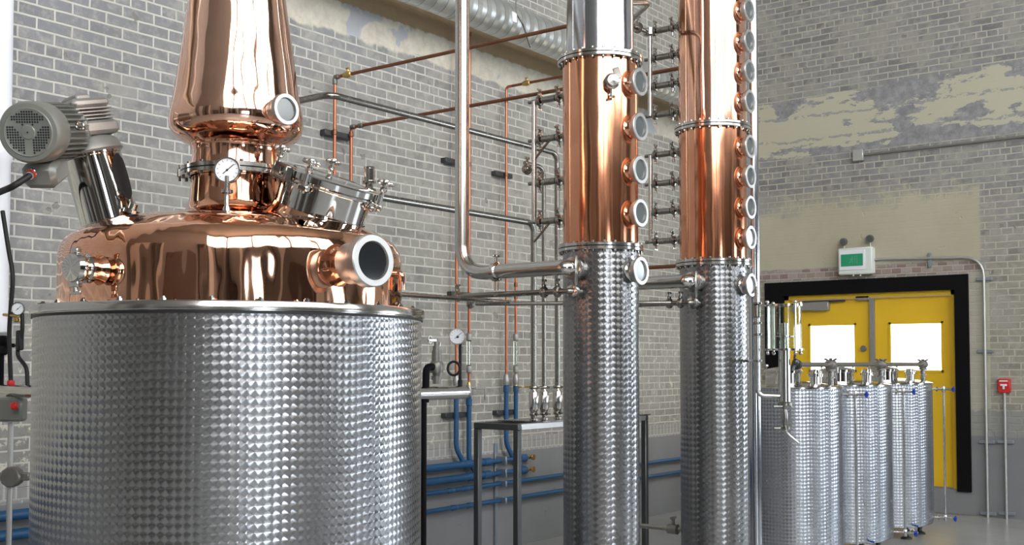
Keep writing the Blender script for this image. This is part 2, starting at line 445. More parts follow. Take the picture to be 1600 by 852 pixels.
# right wall: boxes around its openings
wins_r = [(-2.6, -.9, .6, 3.2), (7.6, 9.0, 1.0, 3.2)] + [(a, a+3.5, 4.9, 11.6) for a in (-5.7, -1.8, 2.1, 6.0)]
def wall_with_holes(name, plane, c, A0, A1, Z1, holes, mat, th=.3, sg=1):
    mb = MB(); As = sorted({A0, A1, *[h[0] for h in holes], *[h[1] for h in holes]}); Zs = sorted({0, Z1, *[h[2] for h in holes], *[h[3] for h in holes]})
    for i in range(len(As)-1):
        for j in range(len(Zs)-1):
            ca, cz = (As[i]+As[i+1])/2, (Zs[j]+Zs[j+1])/2
            if any(h[0] < ca < h[1] and h[2] < cz < h[3] for h in holes): continue
            if plane == 'x': wbox(mb, min(c, c+th*sg), max(c, c+th*sg), As[i], As[i+1], Zs[j], Zs[j+1])
            else: wbox(mb, As[i], As[i+1], min(c, c+th*sg), max(c, c+th*sg), Zs[j], Zs[j+1])
    return struct(name, mb, mat)
wall_with_holes('wall_right', 'x', RX, BY, EY, H, wins_r, 'plaster')
for i, (a0, a1, z0, z1) in enumerate(wins_r): window('window_%d' % (i+1), 'x', RX, a0, a1, z0, z1, 4 if z0 > 3 else 3, 3)
wins_b = [(2.4, 6.0, 4.9, 11.2)]
wall_with_holes('wall_back', 'y', BY, WX, RX, H, wins_b, 'plaster', sg=-1)
for i, (a0, a1, z0, z1) in enumerate(wins_b): window('window_%d' % (i+7), 'y', BY, a0, a1, z0, z1, 3, 3)
window('window_8', 'y', EY, EW[0], EW[1], EW[2], EW[3], 4, 4)
# pilasters and doors behind the camera, added unseen to streak the copper's reflections
for i, (y, wd, m_) in enumerate(((-5.3, .35, 'dark_wood'), (-3.6, .4, 'plaster_light'), (-.7, .3, 'dark_wood'), (.5, .5, 'plaster_light'), (4.5, .45, 'dark_wood'), (5.6, .8, 'plaster_light'), (9.4, .5, 'dark_wood'))):
    struct('trim_%d' % (i+2), wbox(MB(), RX-.35, RX-.001, y, y+wd, 0, 4.8), m_)
for i, (x, wd, m_) in enumerate(((-5.2, .8, 'plaster_light'), (-3.6, .5, 'dark_wood'), (-2.6, .35, 'plaster_light'), (1.2, .5, 'dark_wood'), (2.3, .9, 'plaster_light'), (4.2, .5, 'dark_wood'))):
    struct('trim_%d' % (i+9), wbox(MB(), x, x+wd, BY+.001, BY+.3, 0, 4.8), m_)
struct('unseen_door_2', wbox(MB(), RX-.08, RX-.001, 1.9, 3.9, 0, 2.9), 'dark_wood')
struct('unseen_door_3', wbox(MB(), -1.6, .4, BY+.001, BY+.08, 0, 3.0), 'dark_wood')

# ------------------------------------------------------------------ end wall: double door
d = bpy.data.objects.new('door_1', None); COL.objects.link(d); d.location = ((DX0+DX1)/2, EY, DZ0); d['kind'] = 'structure'
IX0, IX1, IZ1 = -5.416, -3.47, 2.40
fb = MB(); wbox(fb, DX0, IX0, EY-.03, EY+.16, DZ0-.02, DZ1); wbox(fb, IX1, DX1, EY-.03, EY+.16, DZ0-.02, DZ1); wbox(fb, IX0, IX1, EY-.03, EY+.16, IZ1, DZ1)
fb.build('door_frame', 'black_paint', d, False)
yb = MB(); wbox(yb, IX0, IX0+.05, EY+.03, EY+.15, DZ0, IZ1); wbox(yb, IX1-.05, IX1, EY+.03, EY+.15, DZ0, IZ1); wbox(yb, IX0, IX1, EY+.03, EY+.15, IZ1-.05, IZ1)
yb.build('door_stop', 'yellow', d, False)
MX = -4.41
for (x0, x1, w0, w1) in ((IX0+.05, MX-.008, -5.125, -4.595), (MX+.008, IX1-.05, -4.19, -3.637)):
    lb = MB(); z0, z1 = 1.53, 2.05; y0, y1 = EY+.08, EY+.125
    wbox(lb, x0, w0, y0, y1, DZ0+.01, IZ1-.055); wbox(lb, w1, x1, y0, y1, DZ0+.01, IZ1-.055); wbox(lb, w0, w1, y0, y1, DZ0+.01, z0); wbox(lb, w0, w1, y0, y1, z1, IZ1-.055)
    leaf = lb.build('door_leaf', 'yellow', d, False)
    gb = MB(); t = .018
    wbox(gb, w0-t, w0+t*.3, y0-.008, y0, z0-t, z1+t); wbox(gb, w1-t*.3, w1+t, y0-.008, y0, z0-t, z1+t); wbox(gb, w0-t, w1+t, y0-.008, y0, z1-t*.3, z1+t); wbox(gb, w0-t, w1+t, y0-.008, y0, z0-t, z0+t*.3)
    gb.build('glazing_bead', 'yellow', leaf, False)
    wbox(MB(), w0, w1, y0+.02, y0+.028, z0, z1).build('pane', 'pane_door', leaf, False)
wbox(MB(), MX-.004, MX+.05, EY+.045, EY+.079, DZ0+.02, IZ1-.06).build('astragal', 'alu_cast', d, False)
p = ony(1348, 466, EY+.05); MB().box(p, (.16, .04, .05), bev=.005).build('catch_plate', 'alu_cast', d)
a = ony(1253, 470, EY+.05); b = ony(1294, 488, EY+.05)
MB().box((a+b)*.5, (b.x-a.x+.03, .08, .10), bev=.008).build('door_closer', 'alu_cast', d)
MB().box((b.x-.05, EY+.05, b.z+.125), (.5, .02, .02)).build('closer_arm', 'frame', d)
p = ony(1350, 545, EY+.08); MB().disc(p, (0, -1, 0), .035, .03).build('door_handle', 'gunmetal', d)

# exit sign
a = ony(1312, 392, EY); b = ony(1371, 432, EY); cx = (a.x+b.x)/2; zc = (zof(390, (a.x, EY))+zof(431, (a.x, EY)))/2; sw = .39; sh = .30
t = thing('exit_sign', (cx, EY-.05, zc-sh/2), 'white emergency exit sign with green pictogram and two lamp heads over the yellow doors', 'sign')
MB().box((cx, EY-.055, zc), (sw, .11, sh), bev=.012).build('housing', 'plastic_white', t)
MB().box((cx-.03, EY-.114, zc+.01), (sw*.76, .008, sh*.74), bev=.003).build('face_panel', 'white', t)
MB().box((cx-.03, EY-.120, zc+.01), (sw*.64, .006, sh*.45)).build('green_panel', 'green_sign', t, False)
fg = MB(); f0 = V((cx-.03, EY-.1245, zc+.012)); s_ = .0011
def bar(mb, a, b, w_):
    A = f0+V((a[0]*s_, 0, a[1]*s_)); B = f0+V((b[0]*s_, 0, b[1]*s_)); dd = (B-A); L = dd.length; dd.normalize()
    mb.box((A+B)/2, (L+w_*s_*.6, .002, w_*s_), (dd, Y_, dd.cross(Y_)))
bar(fg, (0, 12), (-4, -6), 12); bar(fg, (-4, -8), (8, -18), 8); bar(fg, (8, -18), (6, -34), 7); bar(fg, (-5, -8), (-16, -22), 8); bar(fg, (-16, -22), (-28, -24), 7)
bar(fg, (2, 14), (16, 4), 6); bar(fg, (-1, 14), (-14, 8), 6); bar(fg, (-14, 8), (-18, -2), 5)
fg.disc(f0+V((5*s_, -.001, 27*s_)), (0, 1, 0), 7*s_, .002, 16)
for q in ((30, 36, -36, 5), (54, 36, -36, 5)): bar(fg, (q[0], q[1]), (q[0], q[2]), q[3])
bar(fg, (30, 36), (54, 36), 5)
fg.build('running_figure', 'sign_figure', t, False)
for px, py in ((1318, 378), (1359, 373)):
    p = ony(px, py, EY-.07); lamp = MB().lathe([(.012, .05), (.035, .04), (.045, .01), (.045, -.01), (.03, -.012)], p, V((0, 1, .2)), 20).build('lamp_head', 'gunmetal', t)
    MB().disc(p+V((0, -.006, -.002)), V((0, -1, -.2)), .034, .008).build('lens', 'grey_glass', lamp)
    MB().cyl(p+V((0, .02, -.02)), (p.x, EY-.05, zc+sh/2-.002), .007, n=8).build('stem', 'galv', lamp)
for dx in (-.03, .05): MB().disc((cx+dx, EY-.08, zc-sh/2-.02), (0, 0, 1), .012, .03, 12).build('test_button', 'galv', t)

# conduits on the end wall
def conduit(name, pts, r, label, brackets, mat='galv', bend=.12, cat='conduit'):
    t = thing(name, (pts[-1][0], pts[-1][1], min(p[2] for p in pts)), label, cat)
    MB().tube(pts, r, bend).build('tube', mat, t)
    for (p, axv) in brackets:
        b = MB().box(V(p), (.16 if axv == 'x' else .035, .028, .035 if axv == 'x' else .16), bev=.004)
        b.build('bracket', 'strut', t)
    return t
yc = EY-.03
p0 = V((cx+sw/2, yc, ony(1375, 405, yc).z)); xr = ony(1540, 600, yc).x; zt = ony(1480, 405, yc).z
conduit('conduit', [p0, (xr, yc, zt), (xr, yc, .0)], .014, 'galvanised conduit bending down from the exit sign to the floor', [((xr, EY-.014, ony(1540, y_, yc).z), 'x') for y_ in (436, 549, 691, 803)]+[((ony(1452, 405, yc).x, EY-.014, zt), 'z')], bend=.2)
xf = ony(1571, 700, yc).x
conduit('conduit', [(xf, yc, ony(1571, 610, yc).z), (xf, yc, 0)], .014, 'short conduit running from the red fire alarm box down to the floor', [((xf, EY-.014, ony(1571, y_, yc).z), 'x') for y_ in (691, 803)])
t = thing('fire_alarm_box', (xf, EY-.03, ony(1570, 613, EY).z), 'small red fire alarm pull station with a white T handle', 'fire alarm')
zc2 = ony(1570, 603, EY).z
MB().box((xf, EY-.03, zc2), (.12, .06, .145), bev=.008).build('housing', 'red', t)
hb = MB(); hb.box((xf, EY-.065, zc2+.008), (.065, .012, .02), bev=.003); hb.box((xf, EY-.065, zc2-.015), (.02, .012, .04), bev=.003); hb.build('pull_handle', 'white', t)
MB().box((xf, EY-.0615, zc2+.05), (.085, .003, .013)).build('title_strip', 'white', t, False)
jb = ony(1342, 243, EY-.02)
t = thing('junction_box', (jb.x, EY-.03, jb.z-.06), 'grey painted junction box high on the end wall with a conduit leaving right', 'junction box')
MB().box((jb.x, EY-.03, jb.z), (.12, .06, .13), bev=.006).build('box', 'galv', t)
je = ony(1600, 219, EY-.02)
MB().cyl((jb.x+.05, EY-.02, jb.z), (je.x+.6, EY-.02, jb.z), .014, n=12).build('conduit_run', 'plaster', t)

# ------------------------------------------------------------------ left wall: spiral duct
dr = .15; dxp = WX+.38; dz = onx(870, 97, dxp-.05).z+dr+.01
t = thing('spiral_duct', (dxp, 4, dz), 'large round galvanised spiral duct running high along the left brick wall', 'duct')
o = MB().lathe([(dr, -7.5), (dr, 7.15)], (dxp, 4, dz), (0, 1, 0), 48, True).build('duct_body', 'spiral', t)
for y in (3.0, 6.6, 9.6):
    MB().ring((dxp, y, dz), (0, 1, 0), dr+.004, dr, .03, 40).build('hanger_band', 'galv', t)
    MB().cyl((dxp, y+.015, dz+dr), (dxp, y+.015, H), .005, n=8).build('hanger_rod', 'galv', t)
p = onx(806, 24, dxp+.24); 
t = thing('cable_tag', (p.x, p.y, p.z-.08), 'small white tag on a hooked wire hanging beside the spiral duct', 'tag')
MB().tube([(p.x, p.y, H-.0), (p.x, p.y, p.z+.1), (p.x, p.y, p.z)], .004, n=6).build('wire', 'steel_dark', t)
MB().box((p.x, p.y-.02, p.z-.02), (.01, .06, .08), bev=.002).build('tag_plate', 'white', t)
MB().tube([(p.x, p.y, p.z+.02), (p.x, p.y+.10, p.z-.05), (p.x, p.y+.2, p.z-.22)], .008, .05, n=8).build('hook', 'steel_dark', t)

# white stack pipe at the far left of the picture
pe = onx(21, 0, WX+.12); wp = MB(); py_ = pe.y-.085
wz = onx(6, 520, WX+.12).z
wp.lathe([(.08, wz), (.085, wz+.01), (.085, wz+.07), (.078, wz+.08), (.078, 2.7), (.085, 2.71), (.085, 2.80), (.078, 2.81), (.078, H)], (WX+.12, py_, 0), (0, 0, 1), 32)
tag(wp.build('drain_pipe', 'white', None, origin=(WX+.12, py_, wz)), 'thick white vertical pipe on the brick wall at the far left', 'pipe')

# ================================================================== generic fittings
def wing(mb, p, up, s=1.0, side=None):
    """wing nut on a clamp"""
    a, b, c = frame_of(up); sd = V(side).normalized() if side else a
    mb.cyl(p, V(p)+c*.020*s, .006*s, n=8)
    q = V(p)+c*.018*s
    mb.box(q+sd*.010*s+c*.004*s, (.018*s, .006*s, .010*s), (sd, c.cross(sd), c), bev=.002)
    mb.box(q-sd*.010*s+c*.004*s, (.018*s, .006*s, .010*s), (sd, c.cross(sd), c), bev=.002)
def tri_clamp(parent, p, ax, r, mat='steel_dark', s=1.0, up=(0, 0, 1)):
    mb = MB(); ax = V(ax).normalized(); p = V(p); u = V(up)
    mb.lathe([(r, -.011*s), (r+.006*s, -.009*s), (r+.009*s, -.002*s), (r+.009*s, .002*s), (r+.006*s, .009*s), (r, .011*s)], p, ax, 20)
    mb.box(p+u*(r+.010*s), (.012*s, .022*s, .016*s), (ax, ax.cross(u).normalized(), u), bev=.002)
    wing(mb, p+u*(r+.012*s), u, s, ax.cross(u))
    return mb.build('clamp', mat, parent)
def dial(parent, c, face, r, mat_ring='steel', name='gauge'):
    face = V(face).normalized(); a, b, _ = frame_of(face); c = V(c)
    g = MB().lathe([(r*.75, -r*.5), (r*.96, -r*.42), (r*.98, 0), (r, .004), (r*.99, r*.10), (r*.88, r*.10), (r*.88, r*.02)], c, face, 40, False)
    g.lathe([(0, -r*.5), (r*.75, -r*.5)], c, face, 40, False)
    g = g.build(name, mat_ring, parent)
    MB().disc(c+face*(r*.01), face, r*.885, r*.02, 40).build('dial_face', 'dial', g)
    nb = MB(); nd = (a*.75+b*.65).normalized(); nn = face.cross(nd)
    if abs(nd.z) < .2: nd = (b*.75+a*.65).normalized(); nn = face.cross(nd)
    nb.box(c+face*(r*.045)+nd*r*.12, (r*1.1, r*.06, r*.02), (nd, nn, face)); nb.disc(c+face*(r*.035), face, r*.09, r*.03, 14)
    for k in range(11):
        q = math.radians(-135+27*k); dd = Z_*math.cos(q)+face.cross(Z_).normalized()*math.sin(q); n2 = face.cross(dd)
        nb.box(c+face*(r*.035)+dd*r*.74, (r*.14, r*.03, r*.01), (dd, n2, face))
    nb.build('needle', 'black', g)
    return g
def sight_port(parent, axis_pt, dirv, base, face, r, neck_mat, glass='grey_glass', bolts=False, name='sight_glass'):
    """glazed port: neck from distance base to face along dirv"""
    dv = V(dirv).normalized(); p = V(axis_pt); L = face-base
    n = MB().lathe([(r*.98, base), (r*.80, base+L*.18), (r*.74, base+L*.35), (r*.74, base+L*.55)], p, dv, 28, False).build(name, neck_mat, parent)
    hb = MB().lathe([(r*.74, base+L*.42), (r*.80, base+L*.45), (r*.82, base+L*.78), (r*.98, base+L*.80), (r, base+L*.84), (r, face-.003), (r*.96, face), (r*.74, face), (r*.70, face-.006), (r*.70, base+L*.6)], p, dv, 40, False)
    if bolts:
        for k in range(8): q = 2*PI*k/8; a, b, c = frame_of(dv); hb.cyl(p+dv*(face-.001)+(a*math.cos(q)+b*math.sin(q))*r*.87, p+dv*(face+.004)+(a*math.cos(q)+b*math.sin(q))*r*.87, r*.045, n=8)
    hb.build('port_ring', 'ring_steel', n)
    MB().disc(p+dv*(face-.014), dv, r*.71, .006, 32).build('glass', glass, n)
    return n
def ring_copies(b0, n, r):
    par = b0.parent
    for k in range(n):
        q = 2*PI*(k+.5)/n; o = b0
        if k: o = b0.copy(); COL.objects.link(o); o.parent = par
        o.location = (math.cos(q)*r, math.sin(q)*r, 0)
def flange(parent, c, r, n_b, name='flange', t=.030, bolts=True, inner=None):
    c = V(c); mb = MB()
    mb.lathe([(r-.03, -t/2), (r-.002, -t/2), (r, -t/2+.002), (r, -.0022), (r-.006, -.0022), (r-.006, .0022), (r, .0022), (r, t/2-.002), (r-.002, t/2), (r-.03, t/2)], c, (0, 0, 1), 64, False)
    f = mb.build(name, 'steel', parent)
    if bolts:
        b0 = MB().cyl(c-Z_*(t/2+.008), c+Z_*(t/2+.008), .006, n=6).build('bolt', 'steel_dark', f)
        ring_copies(b0, n_b, r-.011)
    MB().lathe([(r-.0065, -.0022), (r-.0055, -.0022), (r-.0055, .0022), (r-.0065, .0022)], c, (0, 0, 1), 64, False).build('gasket', 'black', f)
    return f

# ================================================================== POT STILL
PC = V((-.779*4.2, .627*4.2, 0)); PD = PC.dot(F_)
still = thing('pot_still', PC, 'large copper pot still with onion helmet on a swirl-finished steel jacket', 'still')
RIMZ = 1.803; PR = .6825
def pz(z): return PC+Z_*z
# jacket and legs
MB().lathe([(.05, .34), (.62, .34), (PR-.004, .37), (PR-.004, RIMZ-.032), (PR-.004, RIMZ-.03)], PC, Z_, 128).build('jacket', 'swirl_pot', still)
for k in range(4):
    q = PI/4+k*PI/2; p = PC+V((math.cos(q), math.sin(q), 0))*.5
    MB().lathe([(.055, 0), (.055, .012), (.028, .016), (.028, .37)], p, Z_, 20).build('leg', 'steel_dark', still)
rb = MB().lathe([(PR-.08, RIMZ-.034), (PR-.006, RIMZ-.034), (PR-.006, RIMZ-.028), (PR+.006, RIMZ-.028), (PR+.008, RIMZ-.026), (PR+.008, RIMZ-.004), (PR+.005, RIMZ), (PR-.085, RIMZ)], PC, Z_, 128, False)
rim = rb.build('jacket_rim', 'steel', still)
ring_copies(MB().lathe([(.010, 0), (.010, .008), (.006, .009), (.006, .013)], pz(RIMZ), Z_, 6).build('bolt', 'steel', rim), 28, PR-.025)
MB().ring(pz(RIMZ-.040), Z_, PR+.0015, PR-.006, .009, 128).build('shadow_line', 'black', rim)  # black ring standing in for the shadow under the rim
# kettle body
prof = [(.606, RIMZ-.01), (.606, RIMZ+.10), (.606, 1.945), (.6055, 1.965)]
for k in range(1, 9):
    q = k/8*PI/2*.86; prof.append((.5455+.060*math.cos(q), 1.965+.095*math.sin(q)))
prof += [(.52, 2.083), (.48, 2.098), (.44, 2.108), (.40, 2.116), (.35, 2.123), (.30, 2.130), (.25, 2.137), (.215, 2.144), (.19, 2.155), (.175, 2.17), (.168, 2.19), (.163, 2.22), (.160, 2.26), (.160, 2.285)]
MB().lathe(prof, PC, Z_, 128, False).build('kettle_body', 'copper', still)
flange(still, pz(2.302), .197, 16, 'neck_flange', .034)
# helmet (onion)
hp = [(.160, 2.318), (.158, 2.34), (.156, 2.375), (.157, 2.392), (.163, 2.402), (.170, 2.407), (.196, 2.420), (.220, 2.436), (.236, 2.458), (.242, 2.485), (.240, 2.515), (.233, 2.55)]
hp += [(.226-.056*((z-2.58)/.40), z) for z in (2.58, 2.68, 2.78, 2.88, 2.98)] + [(.158, 3.08), (.143, 3.22), (.125, 3.36), (.10, 3.48), (.075, 3.56), (.06, 3.60), (.052, 3.66)]
M['copper_helmet'] = copper('hammered_helmet_copper', (.96, .62, .48), .06, .6, 4.5)
MB().lathe(hp, PC, Z_, 96, False).build('helmet', 'copper_helmet', still)
MB().ring(pz(2.395), Z_, .163, .150, .012, 64).build('helmet_bead', 'copper', still)
for dv, L in ((R_*-1+C_*.15, .05), (R_*.9+C_*.5, .03)):   # swing bolts on the neck flange
    q = dv.normalized(); p = pz(2.302)+q*.19
    b = MB(); b.box(p+q*.006, (.025, .018, .034), (q, Z_.cross(q), Z_), bev=.004); b.cyl(p+q*.01-Z_*.03, p+q*.01+Z_*.03, .005, n=8); b.build('flange_clamp', 'steel_dark', still)
# helmet sight port
hd = (R_*.76+C_*.65).normalized(); sight_port(still, pz(2.500), hd, .19, .292, .056, 'copper_helmet', 'grey_glass', name='helmet_sight_glass')
# thermometer
tp = ond(355, 266, PD-.30); tb = V((tp.x, tp.y, 2.12))
th = dial(still, tp, C_, .045, 'steel', 'thermometer')
MB().lathe([(.014, 0), (.014, .02), (.008, .03), (.008, .07), (.020, .072), (.020, .082), (.008, .084), (.008, tp.z-2.115-.02)], tb-Z_*.005, Z_, 16).build('stem', 'steel', th)
# round end port on the left of the kettle
ld = (R_*-.50+C_*.866).normalized(); lz = zat(421, PD-.55)
ax0 = pz(lz)
lp = MB().lathe([(.060, .585), (.044, .615), (.040, .625), (.040, .645)], ax0, ld, 28, False).build('side_port', 'copper', still)
MB().lathe([(.038, .64), (.046, .645), (.046, .66), (.038, .665), (.038, .675), (.044, .680), (.049, .688), (.049, .700), (.044, .708), (.043, .712), (.0, .714)], ax0, ld, 32, False).build('port_cap', 'steel_mirror', lp)
wb = MB(); cpt = ax0+ld*.694; wing(wb, cpt+Z_*-.048, (0, 0, -1), 1.3, ld.cross(Z_)); wb.box(cpt+Z_*.055, (.02, .03, .02), (ld, ld.cross(Z_), Z_), bev=.003); wb.box(cpt-Z_*.05, (.022, .04, .022), (ld, ld.cross(Z_), Z_), bev=.003); wb.build('clamp', 'steel', lp)
# big sight port on the right
rd = (R_*.73+C_*.68+Z_*.03).normalized(); rz = zat(420, PD-.50)
sight_port(still, pz(rz), rd, .575, .782, .085, 'copper', 'dark_glass', name='kettle_sight_glass')
# tiny copper outlet low on the right
q = (R_*.98+C_*.18).normalized(); b0 = pz(1.93)+q*.60
MB().tube([b0, b0+q*.028, b0+q*.03-Z_*.06], .012, .02).build('overflow_stub', 'copper', still)
# manway
mn = (R_*.34+C_*.20+Z_).normalized(); mc = ond(512, 292, PD-.13)   # centre of lid underside
ma, mbv, _ = frame_of(mn)
mw = MB().lathe([(.163, -.17), (.163, -.012), (.163, 0)], mc, mn, 64, False).build('manway', 'steel_mirror', still)
MB().lathe([(.200, -.150), (.185, -.138), (.172, -.118), (.166, -.095)], mc, mn, 64, False).build('manway_collar', 'copper', still)
MB().lathe([(.150, -.006), (.178, -.006), (.180, -.003), (.180, .004), (.176, .008), (.182, .010), (.182, .030), (.176, .034), (.140, .036), (.138, .034), (.138, .010)], mc, mn, 64, False).build('lid_ring', 'steel_mirror', mw)
MB().disc(mc+mn*.022, mn, .139, .012, 64).build('lid_glass', 'glass', mw)
for az in (-8, 95, 172, 250):
    r0 = (R_-mn*R_.dot(mn)).normalized(); s0 = mn.cross(r0); a_ = math.radians(-az-10)
    q = (r0*math.cos(a_)+s0*math.sin(a_)); p = mc+q*.192
    k = MB(); k.box(p-mn*.012, (.03, .036, .020), (q, mn.cross(q), mn), bev=.004); k.cyl(p-mn*.03, p+mn*.075, .008, n=10)
    k.lathe([(.010, .045), (.013, .05), (.013, .06), (.010, .062)], p, mn, 12)
    for m_ in range(4):
        aa = m_*PI/2+.4; dq = q*math.cos(aa)+mn.cross(q)*math.sin(aa); k.box(p+mn*.078+dq*.018, (.026, .014, .016), (dq, mn.cross(dq), mn), bev=.005)
    k.lathe([(.0, .066), (.016, .068), (.018, .078), (.012, .090), (.0, .092)], p, mn, 14, False)
    k.build('clamp_knob', 'steel', mw)
hq = (R_*-.75+C_*.66); hq = (hq-mn*hq.dot(mn)).normalized()
h = MB(); p = mc+hq*.188+mn*.012; s1 = mn.cross(hq)
for z_ in (-.022, .022): h.cyl(p+s1*-.045+hq*.012+mn*z_, p+s1*.045+hq*.012+mn*z_, .006, n=8)
for s_1 in (-1, 1): h.box(p+s1*.042*s_1+hq*.005, (.03, .012, .055), (hq, s1, mn), bev=.003)
h.build('hinge', 'steel_dark', mw)
p = mc+(R_*.9-mn*R_.dot(mn)*.9)*.12; vent = ond(577, 300, PD-.05); vt = ond(577, 262, PD-.05)
vb = MB().lathe([(.026, 0), (.026, .012), (.014, .014), (.014, .03), (.024, .032), (.024, .040), (.019, .042), (.019, .085), (.021, .087), (.021, .092)], vent-Z_*.002, Z_, 20)
vb.build('vent_glass', 'steel_mirror', mw)
s2 = (R_*.9+C_*.3).normalized(); p = mc+s2*.165-mn*.09
kb = MB(); kb.cyl(p, p+s2*.03, .006, n=8); kb.sphere(p+s2*.035, .012, 8); kb.build('side_knob', 'steel_dark', still)

# agitator: sleeve, gearbox, motor
ag_b = ond(172, 345, PD+.02); ag_t = ond(143, 242, PD-.02)
au = (ag_t-ag_b).normalized(); AR = .104
sleeve = MB().lathe([(AR, -.03), (AR, (ag_t-ag_b).length-.01), (AR+.006, (ag_t-ag_b).length-.008), (AR+.006, (ag_t-ag_b).length)], ag_b, au, 48).build('agitator_sleeve', 'steel_mirror', still)
mdir = (C_*.80 - R_*.60); mdir = (mdir-au*mdir.dot(au)*.93).normalized(); sdir = au.cross(mdir)
# opening on the side of the sleeve
wo = MB(); wc = (ag_b+ag_t)/2+au*.02; wdir = (R_*.93+C_*.25).normalized(); wdir = (wdir-au*wdir.dot(au)).normalized(); ws = au.cross(wdir)
NA, NV = 10, 8; SL = (ag_t-ag_b).length
for k in range(NV+1):
    vv = -.085+.17*k/NV; hw = .42*math.sqrt(max(0, 1-(vv/.0855)**2))+.02
    for m_ in range(NA+1):
        aa = hw*(2*m_/NA-1); vs = [] if (k == 0 and m_ == 0) else vs
        vs.append(wc+au*vv+(wdir*math.cos(aa)+ws*math.sin(aa))*(AR+.0016))
wo.add(vs, [(k*(NA+1)+m_, k*(NA+1)+m_+1, (k+1)*(NA+1)+m_+1, (k+1)*(NA+1)+m_) for k in range(NV) for m_ in range(NA)])
wo.build('sleeve_opening', 'black', sleeve)
MB().lathe([(.03, 0), (.030, .012), (.016, .016), (.016, .035)], ond(205, 325, PD-.05)-Z_*.02, (R_*.3+Z_).normalized(), 14).build('lug', 'steel_dark', still)
g = MB()
g.lathe([(AR*1.05, 0), (AR*1.12, .008), (AR*.98, .045), (AR*.75, .06)], ag_t, au, 12)
gear = g.build('gearbox', 'alu_cast', still)
fx, fy = mdir, sdir
gb = MB(); gb.box(ag_t+au*.085, (.17, .19, .05), (fx, fy, au), bev=.012); gb.box(ag_t+au*.175-fx*.0, (.15, .175, .036), (fx, fy, au), bev=.012); gb.box(ag_t+au*.20, (.06, .10, .03), (fx, fy, au), bev=.008)
gb.build('gear_housing', 'alu_cast', gear)
fn = MB()
for k in range(4): fn.box(ag_t+au*(.116+.0125*k), (.15, .178, .004), (fx, fy, au))
fn.box(ag_t+au*.135, (.10, .12, .06), (fx, fy, au)); fn.build('cooling_fins', 'alu_cast', gear)
mcn = ond(44, 207, PD-.42)      # centre of the fan cover
maxis = -mdir                    # from the fan cover towards the gearbox
MR = .102
# aim the motor body from the cover to the gearbox
tgt = ag_t+au*.11+mdir*.07; maxis = (tgt-mcn); maxis = (maxis-au*maxis.dot(au)*.5).normalized(); ML = (tgt-mcn).length
mo = MB().lathe([(MR*.80, 0), (MR*.93, .002), (MR, .012), (MR, .10), (MR*.97, .106)], mcn, maxis, 56).build('motor', 'grey_paint', still)
fins = MB(); fins.lathe([(MR*.82, .10), (MR*.82, ML-.05), (MR*.9, ML-.04), (MR*.9, ML-.02), (MR*.5, ML-.005)], mcn, maxis, 40)
a1, b1, _ = frame_of(maxis)
for k in range(30):
    q = 2*PI*k/30; dq = a1*math.cos(q)+b1*math.sin(q); fins.box(mcn+maxis*((.10+ML-.05)/2)+dq*MR*.88, (ML-.16, MR*.22, .004), (maxis, dq, maxis.cross(dq)))
fins.build('motor_fins', 'grey_paint', mo)
fc = -maxis
MB().lathe([(MR*.80, .0), (MR*.77, .003), (MR*.73, .001), (MR*.24, .001), (MR*.21, .004), (MR*.0, .005)], mcn, fc, 48, False).build('fan_cover', 'grey_paint', mo)
hb = MB(); st = MR*.082; rr_ = MR*.70
fr_ = frame_of(fc); fa, fb_ = fr_[0], fr_[1]
for i in range(-10, 11):
    for j in range(-10, 11):
        x, y = i*st, j*st; r = math.hypot(x, y)
        if r > rr_ or r < MR*.27: continue
        ang = (math.degrees(math.atan2(y, x))-30) % 120
        if min(ang, 120-ang)/57.3*r < MR*.10: continue
        p = mcn+fc*.0012+fa*x+fb_*y; hb.disc(p, fc, st*.42, .0006, 8)
hb.disc(mcn+fc*.005, fc, MR*.03, .001, 8)
tag(hb.build('vent_holes', 'black', mo), None, None, None, 'stuff')
tcn = ond(80, 268, PD-.30); tx = (maxis*.9+Z_*.25).normalized(); ty = tx.cross(Z_).normalized(); tz = tx.cross(ty)
tcn = mcn+maxis*.165-Z_*.135+sdir*-.01
MB().box(tcn, (.145, .115, .085), (tx, ty, tz), bev=.018).build('terminal_box', 'grey_paint', mo)
rt = MB(); rt.box(mcn+maxis*.15-Z_*.045+(R_+C_*.5).normalized()*.094, (.03, .012, .028), (tx, ty, tz), bev=.003); rt.build('warning_tag', 'red', mo)
ln = MB(); lp_ = mcn+maxis*.16+Z_*.0+R_*.11
ln.tube([lp_+V((0, 0, .02+.013*math.sin(q)))+R_*.013*math.cos(q) for q in [2*PI*k/14 for k in range(14)]], .004, n=8, closed=True); ln.build('lifting_eye', 'steel', mo)
g0 = tcn-maxis*.062-R_*.02; g1 = ond(38, 284, PD-.42)
gl = MB().lathe([(.018, 0), (.018, .02), (.014, .022), (.014, .045)], g0, (g1-g0), 14).build('cable_gland', 'steel', mo)
gd = (g1-g0).normalized()
MB().disc(g0+gd*.022, gd, .0165, .012, 16).build('gland_ring', 'red', mo)
c0 = g0+gd*.04
cb = MB().tube([c0, ond(20, 292, PD-.40), ond(-30, 312, PD-.2), ond(-120, 380, PD-.1), ond(-200, 568, PD)+Z_*-.5, V((ond(-220, 600, PD).x, ond(-220, 600, PD).y, .012))], .011, .15, 10)
tag(cb.build('power_cable', 'black'), 'black rubber power cable leaving the agitator motor at the left edge', 'cable')

